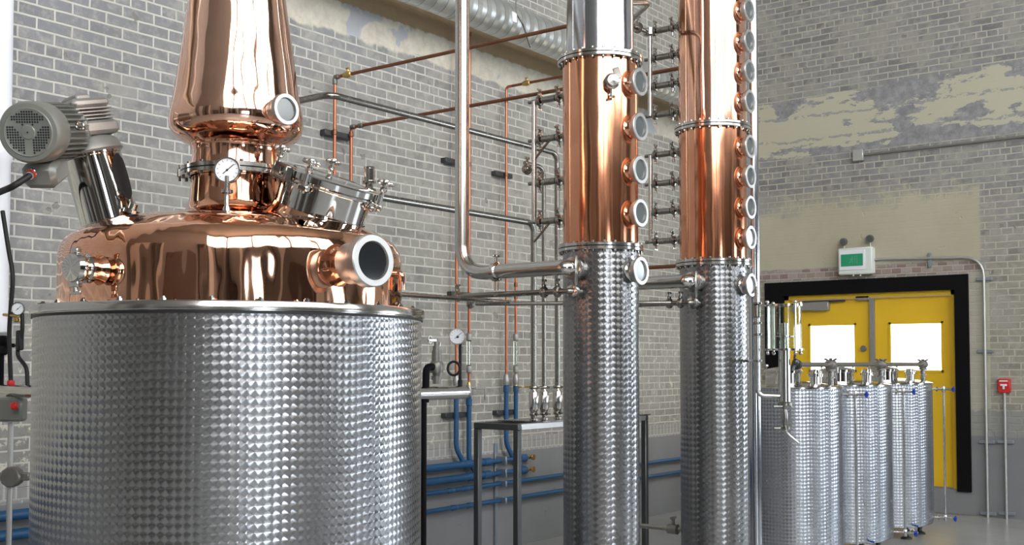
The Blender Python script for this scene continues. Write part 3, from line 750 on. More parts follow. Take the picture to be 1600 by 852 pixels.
# ================================================================== DISTILLATION COLUMNS
C1 = V((-2.656, 4.136, 0)); C2 = V((-2.54, 4.98, 0)); CR = .166
def col_depth(c): return c.dot(F_)
d1 = col_depth(C1); d2 = col_depth(C2)
def colz(c, py, off=0): return zat(py, c.dot(F_)-off)
z1f = colz(C1, 387, .0)-.008; z1t = colz(C1, 97)
col1 = thing('distillation_column', C1, 'nearer distillation column with smooth steel top, copper middle and swirled steel base', 'column')
def shell(parent, c, z0, z1, r, mat, name): return MB().lathe([(r, z0), (r, z1)], c, Z_, 96, True).build(name, mat, parent)
shell(col1, C1, .10, z1f, CR, 'swirl_col', 'lower_shell')
MB().lathe([(.12, 0), (.24, 0), (.24, .015), (.18, .02), (.17, .10)], C1, Z_, 48).build('base_plate', 'steel_dark', col1)
shell(col1, C1, z1f, z1t, CR-.001, 'copper_column', 'copper_section')
MB().lathe([(CR-.018, z1t), (CR-.018, 4.4), (CR-.05, 4.45), (0, 4.46)], C1, Z_, 96).build('condenser_shell', 'steel_col', col1)
flange(col1, C1+Z_*z1f, CR+.021, 24); flange(col1, C1+Z_*z1t, CR+.021, 24)
for z_ in (z1f+.002,): pass
for py in (130, 200, 267, 334): sight_port(col1, C1+Z_*zat(py, d1-.1), X_, CR-.014, .208, .0615, 'copper_column', 'grey_glass')
sight_port(col1, C1+Z_*zat(424, d1-.1), X_, CR-.014, .208, .0615, 'steel', 'grey_glass')
# small sampling valve near the top of the copper
sp = ond(953, 130, d1-CR); vd = (sp-C1); vd.z = 0; vd.normalize(); sp0 = C1+vd*CR+Z_*sp.z
v = MB().lathe([(.030, -.004), (.026, .01), (.026, .028), (.034, .03), (.034, .042), (.028, .045), (.024, .06), (0, .062)], sp0, vd, 24).build('vacuum_relief_valve', 'steel', col1)
lv = MB(); lv.box(sp0+vd*.05+Z_*.03+R_*.018, (.028, .010, .05), ((R_+Z_*.3).normalized(), vd, (Z_-R_*.3).normalized()), bev=.003); wing(lv, sp0+vd*.03-Z_*.035, -Z_, 1.2); lv.build('lever', 'steel_mirror', v)
# nozzles
def nozzle(col, c, py, r, name):
    dv = -Y_; z = zat(py, c.dot(F_)-.15); p = C_*0+c+Z_*z
    n = MB().lathe([(r*1.25, CR-.01), (r*1.05, CR+.02), (r, CR+.03), (r, CR+.055)], p, dv, 24, False).build(name, 'steel_dark', col)
    MB().lathe([(r+.002, CR+.035), (r+.014, CR+.038), (r+.016, CR+.050), (r+.014, CR+.062), (r+.002, CR+.065)], p, dv, 28).build('clamp_ring', 'steel', n)
    return p+dv*(CR+.06)
n1 = nozzle(col1, C1, 420, .033, 'vapour_nozzle'); n1b = nozzle(col1, C1, 456, .013, 'return_nozzle')
hb = MB(); hb.box(n1b+V((.028, -.01, .085)), (.012, .02, .13), bev=.004); hb.build('clamp_lever', 'steel_dark', col1)

col2 = thing('distillation_column', C2, 'farther distillation column with two stacked copper sections above a swirled steel base', 'column')
z2f = colz(C2, 413); z2m = colz(C2, 203)
shell(col2, C2, .10, z2f, CR, 'swirl_col', 'lower_shell')
MB().lathe([(.12, 0), (.24, 0), (.24, .015), (.18, .02), (.17, .10)], C2, Z_, 48).build('base_plate', 'steel_dark', col2)
shell(col2, C2, z2f, z2m, CR-.001, 'copper_column', 'copper_section')
zt2 = colz(C2, 4)
M['copper_bright'] = copper('upper_section_copper', (.90, .52, .38), .08, .3, 3)
shell(col2, C2, z2m, zt2, CR-.001, 'copper_bright', 'copper_section')
M['copper_bright2'] = M['copper_bright']
MB().lathe([(CR-.001, zt2), (CR-.001, 4.2), (.05, 4.3)], C2, Z_, 96).build('copper_section', 'copper_bright', col2)
flange(col2, C2+Z_*z2f, CR+.021, 24); flange(col2, C2+Z_*z2m, CR+.021, 24)
for py in (18, 66, 113, 160, 230, 277, 325, 372): sight_port(col2, C2+Z_*zat(py, d2-.1), X_, CR-.014, .205, .0575, 'copper_column', 'grey_glass')
sight_port(col2, C2+Z_*zat(446, d2-.1), X_, CR-.014, .205, .0575, 'steel', 'grey_glass')
n2 = nozzle(col2, C2, 441, .033, 'vapour_nozzle'); n2b = nozzle(col2, C2, 474, .013, 'return_nozzle')
hb = MB(); hb.box(n2b+V((.028, -.01, .085)), (.012, .02, .13), bev=.004); hb.build('clamp_lever', 'steel_dark', col2)
# the third, plain pipe standing behind the farther column
pp = ond(1177, 300, d2+.35)
pb = MB(); r_ = .030
pb.tube([(pp.x, pp.y, .0), (pp.x, pp.y, 4.2), (pp.x-.12, pp.y-.1, 4.5)], r_, .1, 20)
pb.lathe([(r_, .0), (r_+.03, .0), (r_+.03, .012), (r_, .014)], (pp.x, pp.y, 0), Z_, 24)
tag(pb.build('downpipe', 'steel_col', None, origin=(pp.x, pp.y, 0)), 'tall polished steel pipe rising just right of the farther copper column', 'pipe')

# ------------------------------------------------------------------ big vapour pipe and column feeds
yv = n1.y-.045; xv = ony(722, 300, yv).x; zv = n1.z
t = thing('vapour_pipe', (xv, yv, zv), 'thick polished steel pipe dropping vertically then elbowing right into the nearer column', 'pipe')
MB().tube([pz(3.64), pz(4.0), V((xv, PC.y+.3, 4.25)), V((xv, yv, 4.25)), V((xv, yv, zv)), V((n1.x, yv, zv)), n1], .0325, .13, 24, 10).build('tube', 'steel', t)
cl = ony(775, 421, yv)
MB().lathe([(.033, -.012), (.044, -.009), (.044, .009), (.033, .012)], (cl.x, yv, zv), X_, 28).build('clamp', 'steel_mirror', t)
cb = MB(); wing(cb, V((cl.x, yv, zv+.043)), Z_, 1.2, Y_); cb.build('wing_nut', 'steel', t)
ca = MB(); zb = ony(785, 458, yv).z
for dx in (-.006, .010): ca.cyl((cl.x+dx, yv, zv-.04), (cl.x+dx, yv, zb+.012), .0035, n=8)
ca.build('hanger', 'steel_dark', t)

t = thing('feed_pipe', (n2.x-.45, n2.y, n2.z), 'steel pipe passing behind the nearer column into the farther column', 'pipe')
MB().tube([V((n2.x-.50, n2.y-.045, 4.2)), V((n2.x-.50, n2.y-.045, n2.z)), V((n2.x, n2.y-.045, n2.z)), n2], .0325, .10, 22, 8).build('tube', 'steel', t)

def small_feed(npt, pts, r, label, clamp_at, name='return_pipe'):
    t = thing(name, pts[0], label, 'pipe')
    MB().tube(pts, r, .03, 12).build('tube', 'steel_dark', t)
    for p, ax in clamp_at: tri_clamp(t, p, ax, r+.004)
    return t
y1b = n1b.y-.02; xl = ony(715, 463, y1b).x
e1 = V((n1b.x, y1b, n1b.z))
small_feed(n1b, [V((xl-.02, y1b, n1b.z)), e1, n1b], .0125, 'thin steel return pipe running right into the nearer column below the thick pipe', [(V((xl+.0, y1b, n1b.z)), X_), (e1-X_*.06, X_), (e1-X_*.13, X_)])
zk = ony(640, 463, 3.3).z
# thin line from the kettle side to behind the columns
ky = y1b-.02; xa = ony(640, 463, ky).x
zl = ony(712, 463, y1b).z
small_feed(None, [V((PC.x+.2, PC.y+.575, n1b.z-.028)), V((PC.x+.2, y1b+.14, n1b.z-.028)), V((xl-.02, y1b+.14, n1b.z-.028)), V((C1.x+.15, y1b+.60, n1b.z-.028))], .0095, 'thin steel line leaving the kettle and passing behind the nearer column', [(V((xl-.04, y1b+.14, n1b.z-.028)), X_)])
y2b = n2b.y-.02; e2 = V((n2b.x, y2b, n2b.z))
small_feed(n2b, [V((n2b.x-.36, y2b, n2b.z)), e2, n2b], .0125, 'short thin steel return pipe between the two columns', [(e2-X_*.05, X_), (e2-X_*.11, X_), (V((n2b.x-.34, y2b, n2b.z)), X_)])
# copper line between the two flanges
a = ony(1005, 415, C2.y-.02); 
tag(MB().cyl((C2.x-CR-.22, C2.y-.02, z2f+.0), (C2.x-CR+.002, C2.y-.02, z2f+.0), .010, n=12).build('copper_line', 'copper_dull'), 'short dark copper tube entering the flange of the farther column', 'pipe')

# ------------------------------------------------------------------ manifolds beside the columns
def manifold(c, xr, pys, zfn, label, top_ext=None, bottom_ext=None, strut=(), rr=.012):
    ys = c.y; zs = [zfn(p) for p in pys]
    t = thing('reflux_manifold', (xr, ys, zs[-1]), label, 'manifold')
    MB().tube([(xr, ys, zs[0]), (xr, ys, zs[-1])], rr, n=14).build('riser', 'steel', t)
    for i, z in enumerate(zs):
        L = c.x-CR-xr
        MB().cyl((xr-.03, ys, z), (c.x-CR+.004, ys, z), .009, n=12).build('branch', 'steel_dark', t)
        MB().cyl((xr+L*.25, ys, z), (xr+L*.62, ys, z), .0155, n=14).build('branch_sleeve', 'steel_dark', t)
        tri_clamp(t, (xr+L*.16, ys, z), X_, .016, up=(0, 0, 1)); tri_clamp(t, (xr+L*.72, ys, z), X_, .016, up=(0, -.4, .9)); tri_clamp(t, (xr+L*.93, ys, z), X_, .018, up=(0, 0, 1))
        b = MB(); wing(b, V((xr+L*.16, ys, z-.022)), -Z_, .9); wing(b, V((xr+L*.72, ys, z-.022)), -Z_, .9); wing(b, V((xr+L*.93, ys-.02, z)), -Y_, .9); b.build('wing_nut', 'steel', t)
    for k in strut:
        z = zs[k]; MB().cyl((xr, ys, z-.09), (xr+(c.x-CR-xr)*.45, ys, z-.008), .006, n=8).build('drain_tube', 'steel_dark', t)
    return t, zs
m1, zs1 = manifold(C1, -3.017, (158, 219, 286, 347), lambda p: zat(p, V((-3.0, C1.y, 0)).dot(F_)), 'valve manifold of four branches on the left of the nearer copper column', strut=(1, 3))
kx = MB(); kx.sphere((-3.017-.045, C1.y, zs1[2]+.07), .022, 8); kx.cyl((-3.017-.04, C1.y, zs1[2]+.07), (-3.017, C1.y, zs1[2]+.07), .01, n=8); kx.build('union', 'steel_dark', m1)
tri_clamp(m1, (-3.017-.04, C1.y, zs1[2]+.07), X_, .018)
m2, zs2 = manifold(C2, -2.893, (50, 92, 136, 181), lambda p: zat(p, V((-2.88, C2.y, 0)).dot(F_)), 'upper valve manifold on the left of the farther copper column')
# link from the top branch to the condenser of the nearer column
z = zs2[0]; b = MB().lathe([(.022, -.02), (.036, -.016), (.036, .016), (.022, .02)], (-2.893, C2.y, z), Z_, 24); b.build('check_valve', 'steel', m2)
MB().tube([(-2.893, C2.y, z), (-2.893, C2.y-.22, z-.01), (C1.x+.05, C1.y+.35, z-.03), (C1.x+.05, C1.y+.12, z-.09)], .012, .06, 12).build('crossover', 'steel_dark', m2)
tri_clamp(m2, (-2.893, C2.y-.12, z-.005), Y_, .02)
m3, zs3 = manifold(C2, -2.893, (243, 288, 332, 378), lambda p: zat(p, V((-2.88, C2.y, 0)).dot(F_)), 'lower valve manifold on the left of the farther copper column')

# ================================================================== stand with flow meters
FX1 = -4.39; FX0 = -4.72; FY0 = 5.83; FY1 = 7.45; FZ = zof(668, (FX1, FY0)); ft = .042
t = thing('steel_stand', ((FX0+FX1)/2, FY0, 0), 'open rectangular stand of dark steel tube between the still and the brick wall', 'stand')
def sq(p0, p1, w_, mat, name, par):
    p0 = V(p0); p1 = V(p1); d = (p1-p0); L = d.length; d.normalize(); a, b, _ = frame_of(d)
    return MB().box((p0+p1)/2, (w_, w_, L), (a, b, d), bev=.004).build(name, mat, par)
for x in (FX0, FX1):
    for y in (FY0, FY1): sq((x, y, 0), (x, y, FZ-ft/2), ft, 'frame', 'leg', t)
for y in (FY0, FY1): sq((FX0-ft/2, y, FZ), (FX1+ft/2, y, FZ), ft, 'frame', 'rail', t)
for x in (FX0, FX1): sq((x, FY0+ft/2, FZ), (x, FY1-ft/2, FZ), ft, 'ring_steel' if x == FX1 else 'frame', 'rail', t)
tp_ = MB().box(((FX0+FX1)/2, (FY0+FY1)/2+.15, FZ+ft/2+.003), (FX1-FX0+.05, FY1-FY0-.2, .006)); tp_.build('top_plate', 'steel_dark', t)
PLX = -4.47
def y_on(px, x): return onx(px, 600, x).y
def flow_line(px, top, r, label, strut=False):
    """vertical steel line standing on the stand with a sanitary flow valve; top = list of points after the riser"""
    y = y_on(px, PLX); zb = FZ+ft/2+.006
    t = thing('product_line', (PLX, y, zb), label, 'pipe')
    path = [V((PLX, y, zb+.02))]+[V(p) for p in top(y)]
    MB().tube(path, r, .07, 14, 8).build('tube', 'steel_dark', t)
    zb2 = zb
    MB().lathe([(.012, 0), (.030, .004), (.030, .016), (.014, .02), (.014, .05), (.024, .06), (.034, .085), (.034, .19), (.024, .205), (.022, .215)], (PLX, y, zb2), Z_, 24).build('flow_valve', 'steel', t)
    tri_clamp(t, (PLX, y, zb2+.225), Z_, .024, up=(1, 0, 0)); tri_clamp(t, (PLX, y, zb2+.045), Z_, .02, up=(.9, -.4, 0))
    b = MB(); b.cyl((PLX, y, zb2+.045), (PLX+.05, y-.04, zb2+.05), .006, n=8); b.sphere((PLX+.05, y-.04, zb2+.05), .012, 6); b.build('lever', 'frame', t)
    return t
zB = zof(349, (PLX, y_on(834, PLX)))
zA = zof(240, (PLX, y_on(871, PLX)))
def topA(y):
    yl = onx(515, 150, PLX).y
    return [V((PLX, y, zA)), V((PLX, yl, zA)), V((PLX-.75, yl, zA)), V((PLX-.75, yl, 2.2))]
def topB(y): return [V((PLX, y, zB)), V((PLX, 4.25, zB)), V((PLX+.25, 4.1, zB-.15))]
zC = zof(262, (PLX, y_on(850, PLX)))
def topC(y): return [V((PLX, y, zC)), V((PLX, y-.22, zC+.0))]
flow_line(871, topA, .019, 'long steel line from behind the onion helmet down to the rightmost flow valve')
flow_line(834, topB, .021, 'steel line sloping from the manway down to the leftmost flow valve')
tC = flow_line(850, topC, .015, 'shorter steel line hooked over at the top between two taller risers')

# ================================================================== copper pipes on the brick wall
WP = WX+.07
def wy_(px, x=WP): return onx(px, 500, x).y
def cpipe(label, pts, r=.0125, mat='copper_pipe', bend=.035, brackets=(), fittings=(), valves=(), elbows=()):
    t = thing('copper_pipe', (pts[-1][0], pts[-1][1], min(p[2] for p in pts)), label, 'pipe')
    if len(pts) > 2:
        k_ = V(pts[1]); k0 = k_+X_*(bend+.03)
        MB().cyl(V(pts[0]), k0, r, n=12).build('crossing_tube', 'copper_dull', t); MB().tube([k0]+pts[1:], r, bend, 12).build('tube', mat, t)
    else: MB().tube(pts, r, bend, 12).build('tube', mat, t)
    for p, ax in fittings: MB().lathe([(r+.001, -.02), (r+.005, -.016), (r+.005, .016), (r+.001, .02)], p, ax, 14).build('coupling', 'copper_dull', t)
    for p, ax in elbows: MB().lathe([(r+.001, -.025), (r+.006, -.02), (r+.006, .02), (r+.001, .025)], p, ax, 14).build('elbow', 'gunmetal', t)
    for p, ax in valves:
        p = V(p); b = MB().lathe([(r, -.04), (r+.008, -.035), (r+.008, -.02), (r+.013, -.01), (r+.013, .01), (r+.008, .02), (r+.008, .035), (r, .04)], p, ax, 14); b.cyl(p, p+Z_*.045, .007, n=8); b.box(p+Z_*.045, (.03, .012, .014), bev=.003); b.build('valve', 'brass', t)
    return t
def bracket(y0, y1, z, label):
    tag(MB().box((WX+.029, (y0+y1)/2, z), (.057, y1-y0, .042), bev=.004).build('pipe_bracket', 'frame'), label, 'bracket')
ya = wy_(521); za = zof(121, (WP, ya)); yb_ = wy_(547); zb_ = zof(199, (WP, yb_))
cpipe('copper pipe rising behind the manway and crossing high towards the steel column top', [(ony(955, 20, ya).x, ya, za), (WP, ya, za), (WP, ya, 1.0)], fittings=[((WP, ya, zof(207, (WP, ya))), Z_)], valves=[((WP+.13, ya, za), X_)], elbows=[((WP+.02, ya, za), X_), ((WP, ya, za-.03), Z_)], mat='copper_pipe')
cpipe('copper pipe with the lower crossing run, right of its taller twin behind the manway', [(ony(1110, 80, yb_).x, yb_, zb_), (WP, yb_, zb_), (WP, yb_, 1.0)], fittings=[((WP, yb_, zof(210, (WP, yb_))), Z_)], elbows=[((WP+.02, yb_, zb_), X_), ((WP+.10, yb_, zb_), X_)])
bracket(wy_(508), wy_(552), zof(208, (WP, ya)), 'dark strut bracket holding two copper pipes behind the onion helmet')
yc_ = wy_(713); yd = wy_(733); ye = wy_(791); yf = wy_(806)
zd = zof(50, (WP, yd)); zee = zof(136, (WP, ye))
ZB = zof(597, (WP, yc_))
def rota(t, y, z0, z1):
    r_ = MB().cyl((WP, y, z0), (WP, y, z1), .020, n=18).build('sight_tube', 'glass_thin', t)
    for z in (z0, z1): MB().lathe([(.014, -.035), (.024, -.025), (.026, 0), (.024, .025), (.014, .035)], (WP, y, z), Z_, 16).build('end_cap', 'alu_cast', t)
    MB().cyl((WP, y, z0+.04), (WP, y, z1-.04), .004, n=8).build('float_rod', 'steel', r_)
def union(y, z, par):
    MB().lathe([(.015, .06), (.022, .05), (.024, .03), (.028, .02), (.028, -.02), (.020, -.04)], (WP, y, z), Z_, 16).build('union', 'alu_cast', par)
t = cpipe('copper pipe mostly hidden by the thick steel downpipe, with a white coupling at its foot', [(WP, yc_, zd), (WP, yc_, ZB)], fittings=[((WP, yc_, zof(461, (WP, yc_))), Z_)])
union(yc_, ZB, t)
t = cpipe('copper pipe with a clear flow tube just right of the small pressure gauge', [(WP, yd, zd), (WP, yd, zof(522, (WP, yd)))], fittings=[((WP, yd, zof(461, (WP, yd))), Z_), ((WP, yd, zd-.02), Z_), ((WP, yd, zof(257, (WP, yd))), Z_)])
z0, z1 = zof(577, (WP, yd)), zof(527, (WP, yd)); rota(t, yd, z0, z1)
MB().cyl((WP, yd, ZB), (WP, yd, z0), .0125, n=12).build('lower_tube', 'copper_pipe', t)
b = MB(); zz_ = zof(607, (WP, yd)); b.lathe([(.014, -.05), (.02, -.03), (.024, 0), (.02, .03), (.014, .05)], (WP, yd, zz_), Z_, 14); b.build('ball_valve', 'brass', t)
b = MB(); b.cyl((WP, yd, zz_), (WP+.05, yd+.02, zz_), .006, n=8); b.box((WP+.05, yd+.09, zz_), (.012, .14, .02), bev=.003); b.box((WP+.05, yd+.15, zz_-.05), (.012, .012, .10), bev=.003); b.build('valve_lever', 'alu_cast', t)
union(yd, ZB-.08, t)
t = cpipe('third copper pipe, with an elbow and brass valve at its top', [(ony(930, 118, ye).x, ye, zee), (WP, ye, zee), (WP, ye, ZB)], fittings=[((WP, ye, zof(273, (WP, ye))), Z_), ((WP, ye, zee-.12), Z_), ((WP, ye, zof(461, (WP, ye))), Z_)], valves=[((WP+.22, ye, zee), X_)], r=.012)
union(ye, ZB, t)
t = cpipe('short copper pipe with a clear flow tube, rightmost on the brick wall', [(WP, yf, zof(432, (WP, yf))), (WP, yf, zof(524, (WP, yf)))], fittings=[((WP, yf, zof(445, (WP, yf))), Z_), ((WP, yf, zof(464, (WP, yf))), Z_)])
z0, z1 = zof(577, (WP, yf)), zof(527, (WP, yf)); rota(t, yf, z0, z1)
MB().cyl((WP, yf, ZB), (WP, yf, z0), .0125, n=12).build('lower_tube', 'copper_pipe', t)
b = MB(); zz_ = zof(605, (WP, yf)); b.lathe([(.014, -.05), (.02, -.03), (.024, 0), (.02, .03), (.014, .05)], (WP, yf, zz_), Z_, 14); b.cyl((WP, yf, zz_), (WP+.05, yf+.02, zz_), .006, n=8); b.box((WP+.05, yf+.12, zz_), (.012, .12, .02), bev=.003); b.build('ball_valve', 'brass', t)
union(yf, ZB, t)
for (pa, pb, z, l) in ((698, 738, zof(257, (WP, yd)), 'upper strut bracket behind the thick steel downpipe'), (708, 738, zof(461, (WP, yd)), 'middle strut bracket clamping the left pair of copper pipes'),
                       (777, 803, zof(273, (WP, ye)), 'pale strut bracket on the third copper pipe'), (699, 738, zof(648, (WP, yd)), 'strut bracket on the left pair of blue pipes'), (779, 811, zof(645, (WP, ye)), 'strut bracket on the right pair of blue pipes')):
    y0, y1 = wy_(pa), wy_(pb)
    bracket(y0, y1, z, l)
# electrical strap where the pipes meet the blue ones
# ------------------------------------------------------------------ blue pipes
BPX = WX+.07
zr = [.776, .669, .577, .434]
yend = [onx(829, 716, BPX).y, onx(829, 739, BPX).y, EY-.15, EY-.15]
lab = ['topmost horizontal blue pipe ending in a brass valve', 'second horizontal blue pipe ending in a brass valve', 'third horizontal blue pipe running the length of the wall', 'lowest horizontal blue pipe running the length of the wall']
for i in range(4):
    r = .030 if i < 2 else .019
    t = thing('blue_pipe', (BPX, 4, zr[i]), lab[i], 'pipe')
    ys = -2.0; ysplit = wy_(760, BPX) if i < 2 else yend[i]
    MB().cyl((BPX, ys, zr[i]), (BPX, ysplit, zr[i]), r, n=18).build('tube', 'blue', t)
    if i < 2:
        MB().cyl((BPX, ysplit, zr[i]), (BPX, yend[i]-.06, zr[i]), .019, n=16).build('reduced_tube', 'blue', t)
        for y in (ysplit, wy_(816, BPX)): MB().lathe([(r*.8, -.05), (r*1.15, -.045), (r*1.15, .045), (r*.8, .05)], (BPX, y, zr[i]), Y_, 18).build('socket', 'blue', t)
        b = MB(); b.lathe([(.018, -.05), (.020, -.02), (.016, 0), (.02, .02), (.014, .04)], (BPX, yend[i]-.01, zr[i]), Y_, 14); b.disc((BPX+.03, yend[i]+.0, zr[i]), X_, .028, .008, 12); b.cyl((BPX, yend[i], zr[i]), (BPX+.03, yend[i], zr[i]), .006, n=8); b.build('hose_valve', 'brass', t)
    for px in (692, 716) if i > 1 else (730,):
        MB().lathe([(r, -.04), (r*1.2, -.035), (r*1.2, .035), (r, .04)], (BPX, wy_(px+i*6, BPX), zr[i]), Y_, 18).build('socket', 'blue', t)
def bdrop(y, zt, zb, r, into, label):
    t = thing('blue_pipe', (BPX, y, zb), label, 'pipe')
    MB().tube([(WP, y, zt), (WP, y, zb+.14), (WP, y+.10, zb+.01)], r, .05, 16).build('tube', 'blue', t)
    MB().lathe([(r*1.0, -.03), (r*1.3, -.025), (r*1.3, .025), (r*1.0, .03)], (WP, y, zt-.05), Z_, 16).build('socket', 'blue', t)
bdrop(yc_, ZB-.02, zr[0], .021, 0, 'vertical blue pipe directly below the left copper pipe')
bdrop(yd, ZB-.12, zr[1], .021, 1, 'vertical blue pipe below the copper pipe with the brass lever valve')
bdrop(ye, ZB-.02, zr[0], .021, 0, 'vertical blue pipe below the third copper pipe, passing behind the stand')
bdrop(yf, ZB-.02, zr[1], .019, 1, 'short vertical blue pipe, rightmost behind the stand')
ysp = wy_(783, BPX)
t = thing('pipe_strut', (WX+.012, ysp, 0), 'slim vertical zinc strut on the wall holding the four blue pipes', 'bracket')
MB().box((WX+.012, ysp, .47), (.022, .04, .90), bev=.002).build('channel', 'strut', t)
for i, z in enumerate(zr): MB().box((WX+.075, ysp, z), (.012+.10, .02, .05 if i > 1 else .072), bev=.004).build('pipe_clamp', 'strut', t)

# ================================================================== steam header with safety valve right of the kettle
HX = -4.05
def hp_(px, py): return onx(px, py, HX)
he = hp_(728, 613); zh = hp_(700, 614).z; ye_ = he.y
t = thing('steam_header', (HX, ye_-.2, 0), 'horizontal stainless header right of the kettle with safety valve and pressure gauge', 'steam header')
MB().lathe([(.037, .008), (.037, 1.5)], (HX, ye_, zh), (0, -1, 0), 32).build('header_pipe', 'steel', t)
MB().lathe([(.0, 0), (.034, .001), (.0385, .006), (.0385, .012), (.037, .013)], (HX, ye_, zh), (0, -1, 0), 32, False).build('end_cap', 'steel_dark', t)
ys_ = hp_(664, 700).y-.01
MB().cyl((HX, ys_, 0), (HX, ys_, zh-.03), .016, n=14).build('support_pipe', 'black_paint', t)
yv_ = hp_(682, 600).y; q = V((HX, yv_, zh+.03)); ev = V((HX, yv_, 0)).dot(F_)
hs = lambda py: zat(py, ev)
sv = MB(); st_ = [(600, .022), (594, .022), (594, .028), (588, .028), (588, .020), (583, .024), (583, .036), (578, .038), (568, .038), (565, .030), (565, .027), (548, .026), (548, .022), (541, .021), (541, .014), (534, .012), (534, .009), (530, .009)]
sv.lathe([(r_, hs(p_)-q.z) for p_, r_ in st_], q, Z_, 16); sv = sv.build('safety_valve', 'gunmetal', t)
P_ = lambda dy, z: V((HX, yv_+dy, z))
MB().tube([P_(-.02, hs(573)), P_(-.085, hs(574)), P_(-.09, hs(600)-.1)], .020, .03, 12).build('discharge_elbow', 'black_paint', sv)
lv = MB(); lv.box(P_(-.03, hs(532)), (.012, .08, .018), bev=.003); lv.build('test_lever', 'steel_dark', sv)
MB().tube([P_(-.055+math.cos(a)*.016, hs(531)+math.sin(a)*.02) for a in [k*PI/5 for k in range(10)]], .003, closed=True, n=6).build('pull_ring', 'steel_dark', sv)
MB().box(P_(.024, hs(546)), (.012, .008, .08), bev=.002).build('side_lever', 'steel_dark', sv)
gy = hp_(719, 600).y; gc = hp_(715, 526)+C_*.03
g = dial(t, gc, C_, .047, 'steel', 'pressure_gauge')
sb = MB(); sb.cyl((HX, gy, zh+.03), (HX, gy, gc.z-.02), .009, n=10); sb.cyl((HX, gy, zh+.03), (HX, gy, zh+.07), .014, n=10)
lc = hp_(709, 576); sb.tube([lc+R_*(math.cos(a)*.034)+Z_*(math.sin(a)*.038) for a in [k*PI/9 for k in range(18)]], .0075, closed=True, n=8)
sb.cyl((HX, gy, gc.z-.03), gc, .010, n=8)
sb.build('siphon_tube', 'black', t)

# ------------------------------------------------------------------ equipment left of the kettle
yk = 2.95; 
def kl(px, py): return ony(px, py, yk)
zh2 = kl(20, 611).z; xr2 = kl(60, 611).x
t = thing('steam_header', (kl(15, 611).x, yk, 0), 'horizontal stainless header at the left edge beside the kettle with a gauge', 'steam header')
MB().lathe([(.031, 0), (.031, 1.0)], (xr2, yk, zh2), (-1, 0, 0), 28).build('header_pipe', 'steel', t)
gp = kl(34, 483); g = dial(t, gp-Y_*.02, C_, .033, 'steel', 'pressure_gauge')
q = kl(36, 500); b = MB(); b.tube([gp, kl(35, 500), kl(35, 520), kl(29, 540), kl(27, 556), kl(42, 575), kl(43, 603)], .010, .03, 10); b.box(kl(31, 532), (.035, .03, .10), bev=.006); b.build('valve_column', 'black', t)
b = MB(); b.cyl(kl(6, 492), kl(28, 494), .008, n=10); b.lathe([(.012, -.012), (.018, -.008), (.018, .008), (.012, .012)], kl(27, 500), Z_, 12); b.build('tee', 'brass', t)
b = MB(); b.box(kl(20, 640), (.12, .08, .12), (R_, C_*-1, Z_), bev=.012); b.build('control_box', 'grey_paint', t)
b = MB(); b.box(kl(30, 634)+C_*.055, (.035, .03, .035), (R_, F_, Z_), bev=.008); b.build('switch_knob', 'red', t)
b = MB(); b.cyl(kl(17, 660), V((kl(17, 660).x, yk, 0)), .014, n=12); b.build('support_conduit', 'galv', t)
cc = kl(20, 745); b = MB(); b.lathe([(.045, -.03), (.052, -.02), (.052, .03), (.045, .04)], cc, C_, 10); b.box(cc, (.17, .03, .04), (R_, F_, Z_), bev=.005); b.build('union_body', 'gunmetal', t)
b = MB().tube([kl(4, 330), kl(14, 395), kl(21, 430), kl(17, 480), kl(14, 520), kl(17, 600)], .011, .08, 10)
tag(b.build('black_hose', 'black'), 'black hose curving down beside the white pipe to the left header', 'hose')
b = MB().lathe([(.014, 0), (.018, .005), (.018, .022), (.014, .028)], kl(17, 600)-Z_*.01, Z_, 14); tag(b.build('hose_ferrule', 'red'), 'small red ferrule where the black hose meets the left header', 'fitting')
q = kl(3, 540); b = MB(); b.lathe([(.02, -.05), (.03, -.04), (.03, -.01), (.022, 0), (.03, .01), (.03, .04), (.02, .05)], q, Z_, 12); b.box(q+R_*.04, (.05, .03, .02), (R_, F_, Z_), bev=.005)
b.cyl(V((q.x, q.y, zh2)), q, .012, n=10)
tag(b.build('small_valve', 'black_paint'), 'small black valve at the left edge below the white pipe', 'valve')

# ================================================================== parrot (spirit safe)
pd_ = 5.15
pc_ = ond(1226, 600, pd_); PXY = V((pc_.x, pc_.y, 0)); zq = lambda py: zat(py, pd_)
t = thing('spirit_parrot', (PXY.x, PXY.y, zq(690)), 'glass-cylinder spirit parrot with a curved spout hanging beside the farther column', 'parrot')
rc = .078
tubem = MB().lathe([(.026, zq(632)), (.026, zq(548))], PXY, Z_, 28).build('body_tube', 'steel', t)
MB().lathe([(.019, zq(548)), (.019, zq(505))], PXY, Z_, 24).build('inner_tube', 'steel', t)
MB().lathe([(.012, zq(634)), (.032, zq(634)), (.032, zq(630)), (.026, zq(628))], PXY, Z_, 28).build('lower_clamp', 'steel_dark', t)
MB().lathe([(rc, zq(545)), (rc, zq(479)), (rc-.003, zq(479)), (rc-.003, zq(545)), (rc, zq(545))], PXY, Z_, 40, False).build('glass_cylinder', 'glass_thin', t)
for a_, b_, nm in ((545, 548, 'bottom_plate'), (476, 479, 'top_plate')):
    MB().lathe([(.02, zq(b_)), (rc+.010, zq(b_)), (rc+.010, zq(a_)), (.02, zq(a_))], PXY, Z_, 36).build(nm, 'steel', t)
MB().lathe([(.02, zq(527)), (.045, zq(527)), (.045, zq(525)), (.02, zq(525))], PXY, Z_, 30).build('collar_plate', 'steel', t)
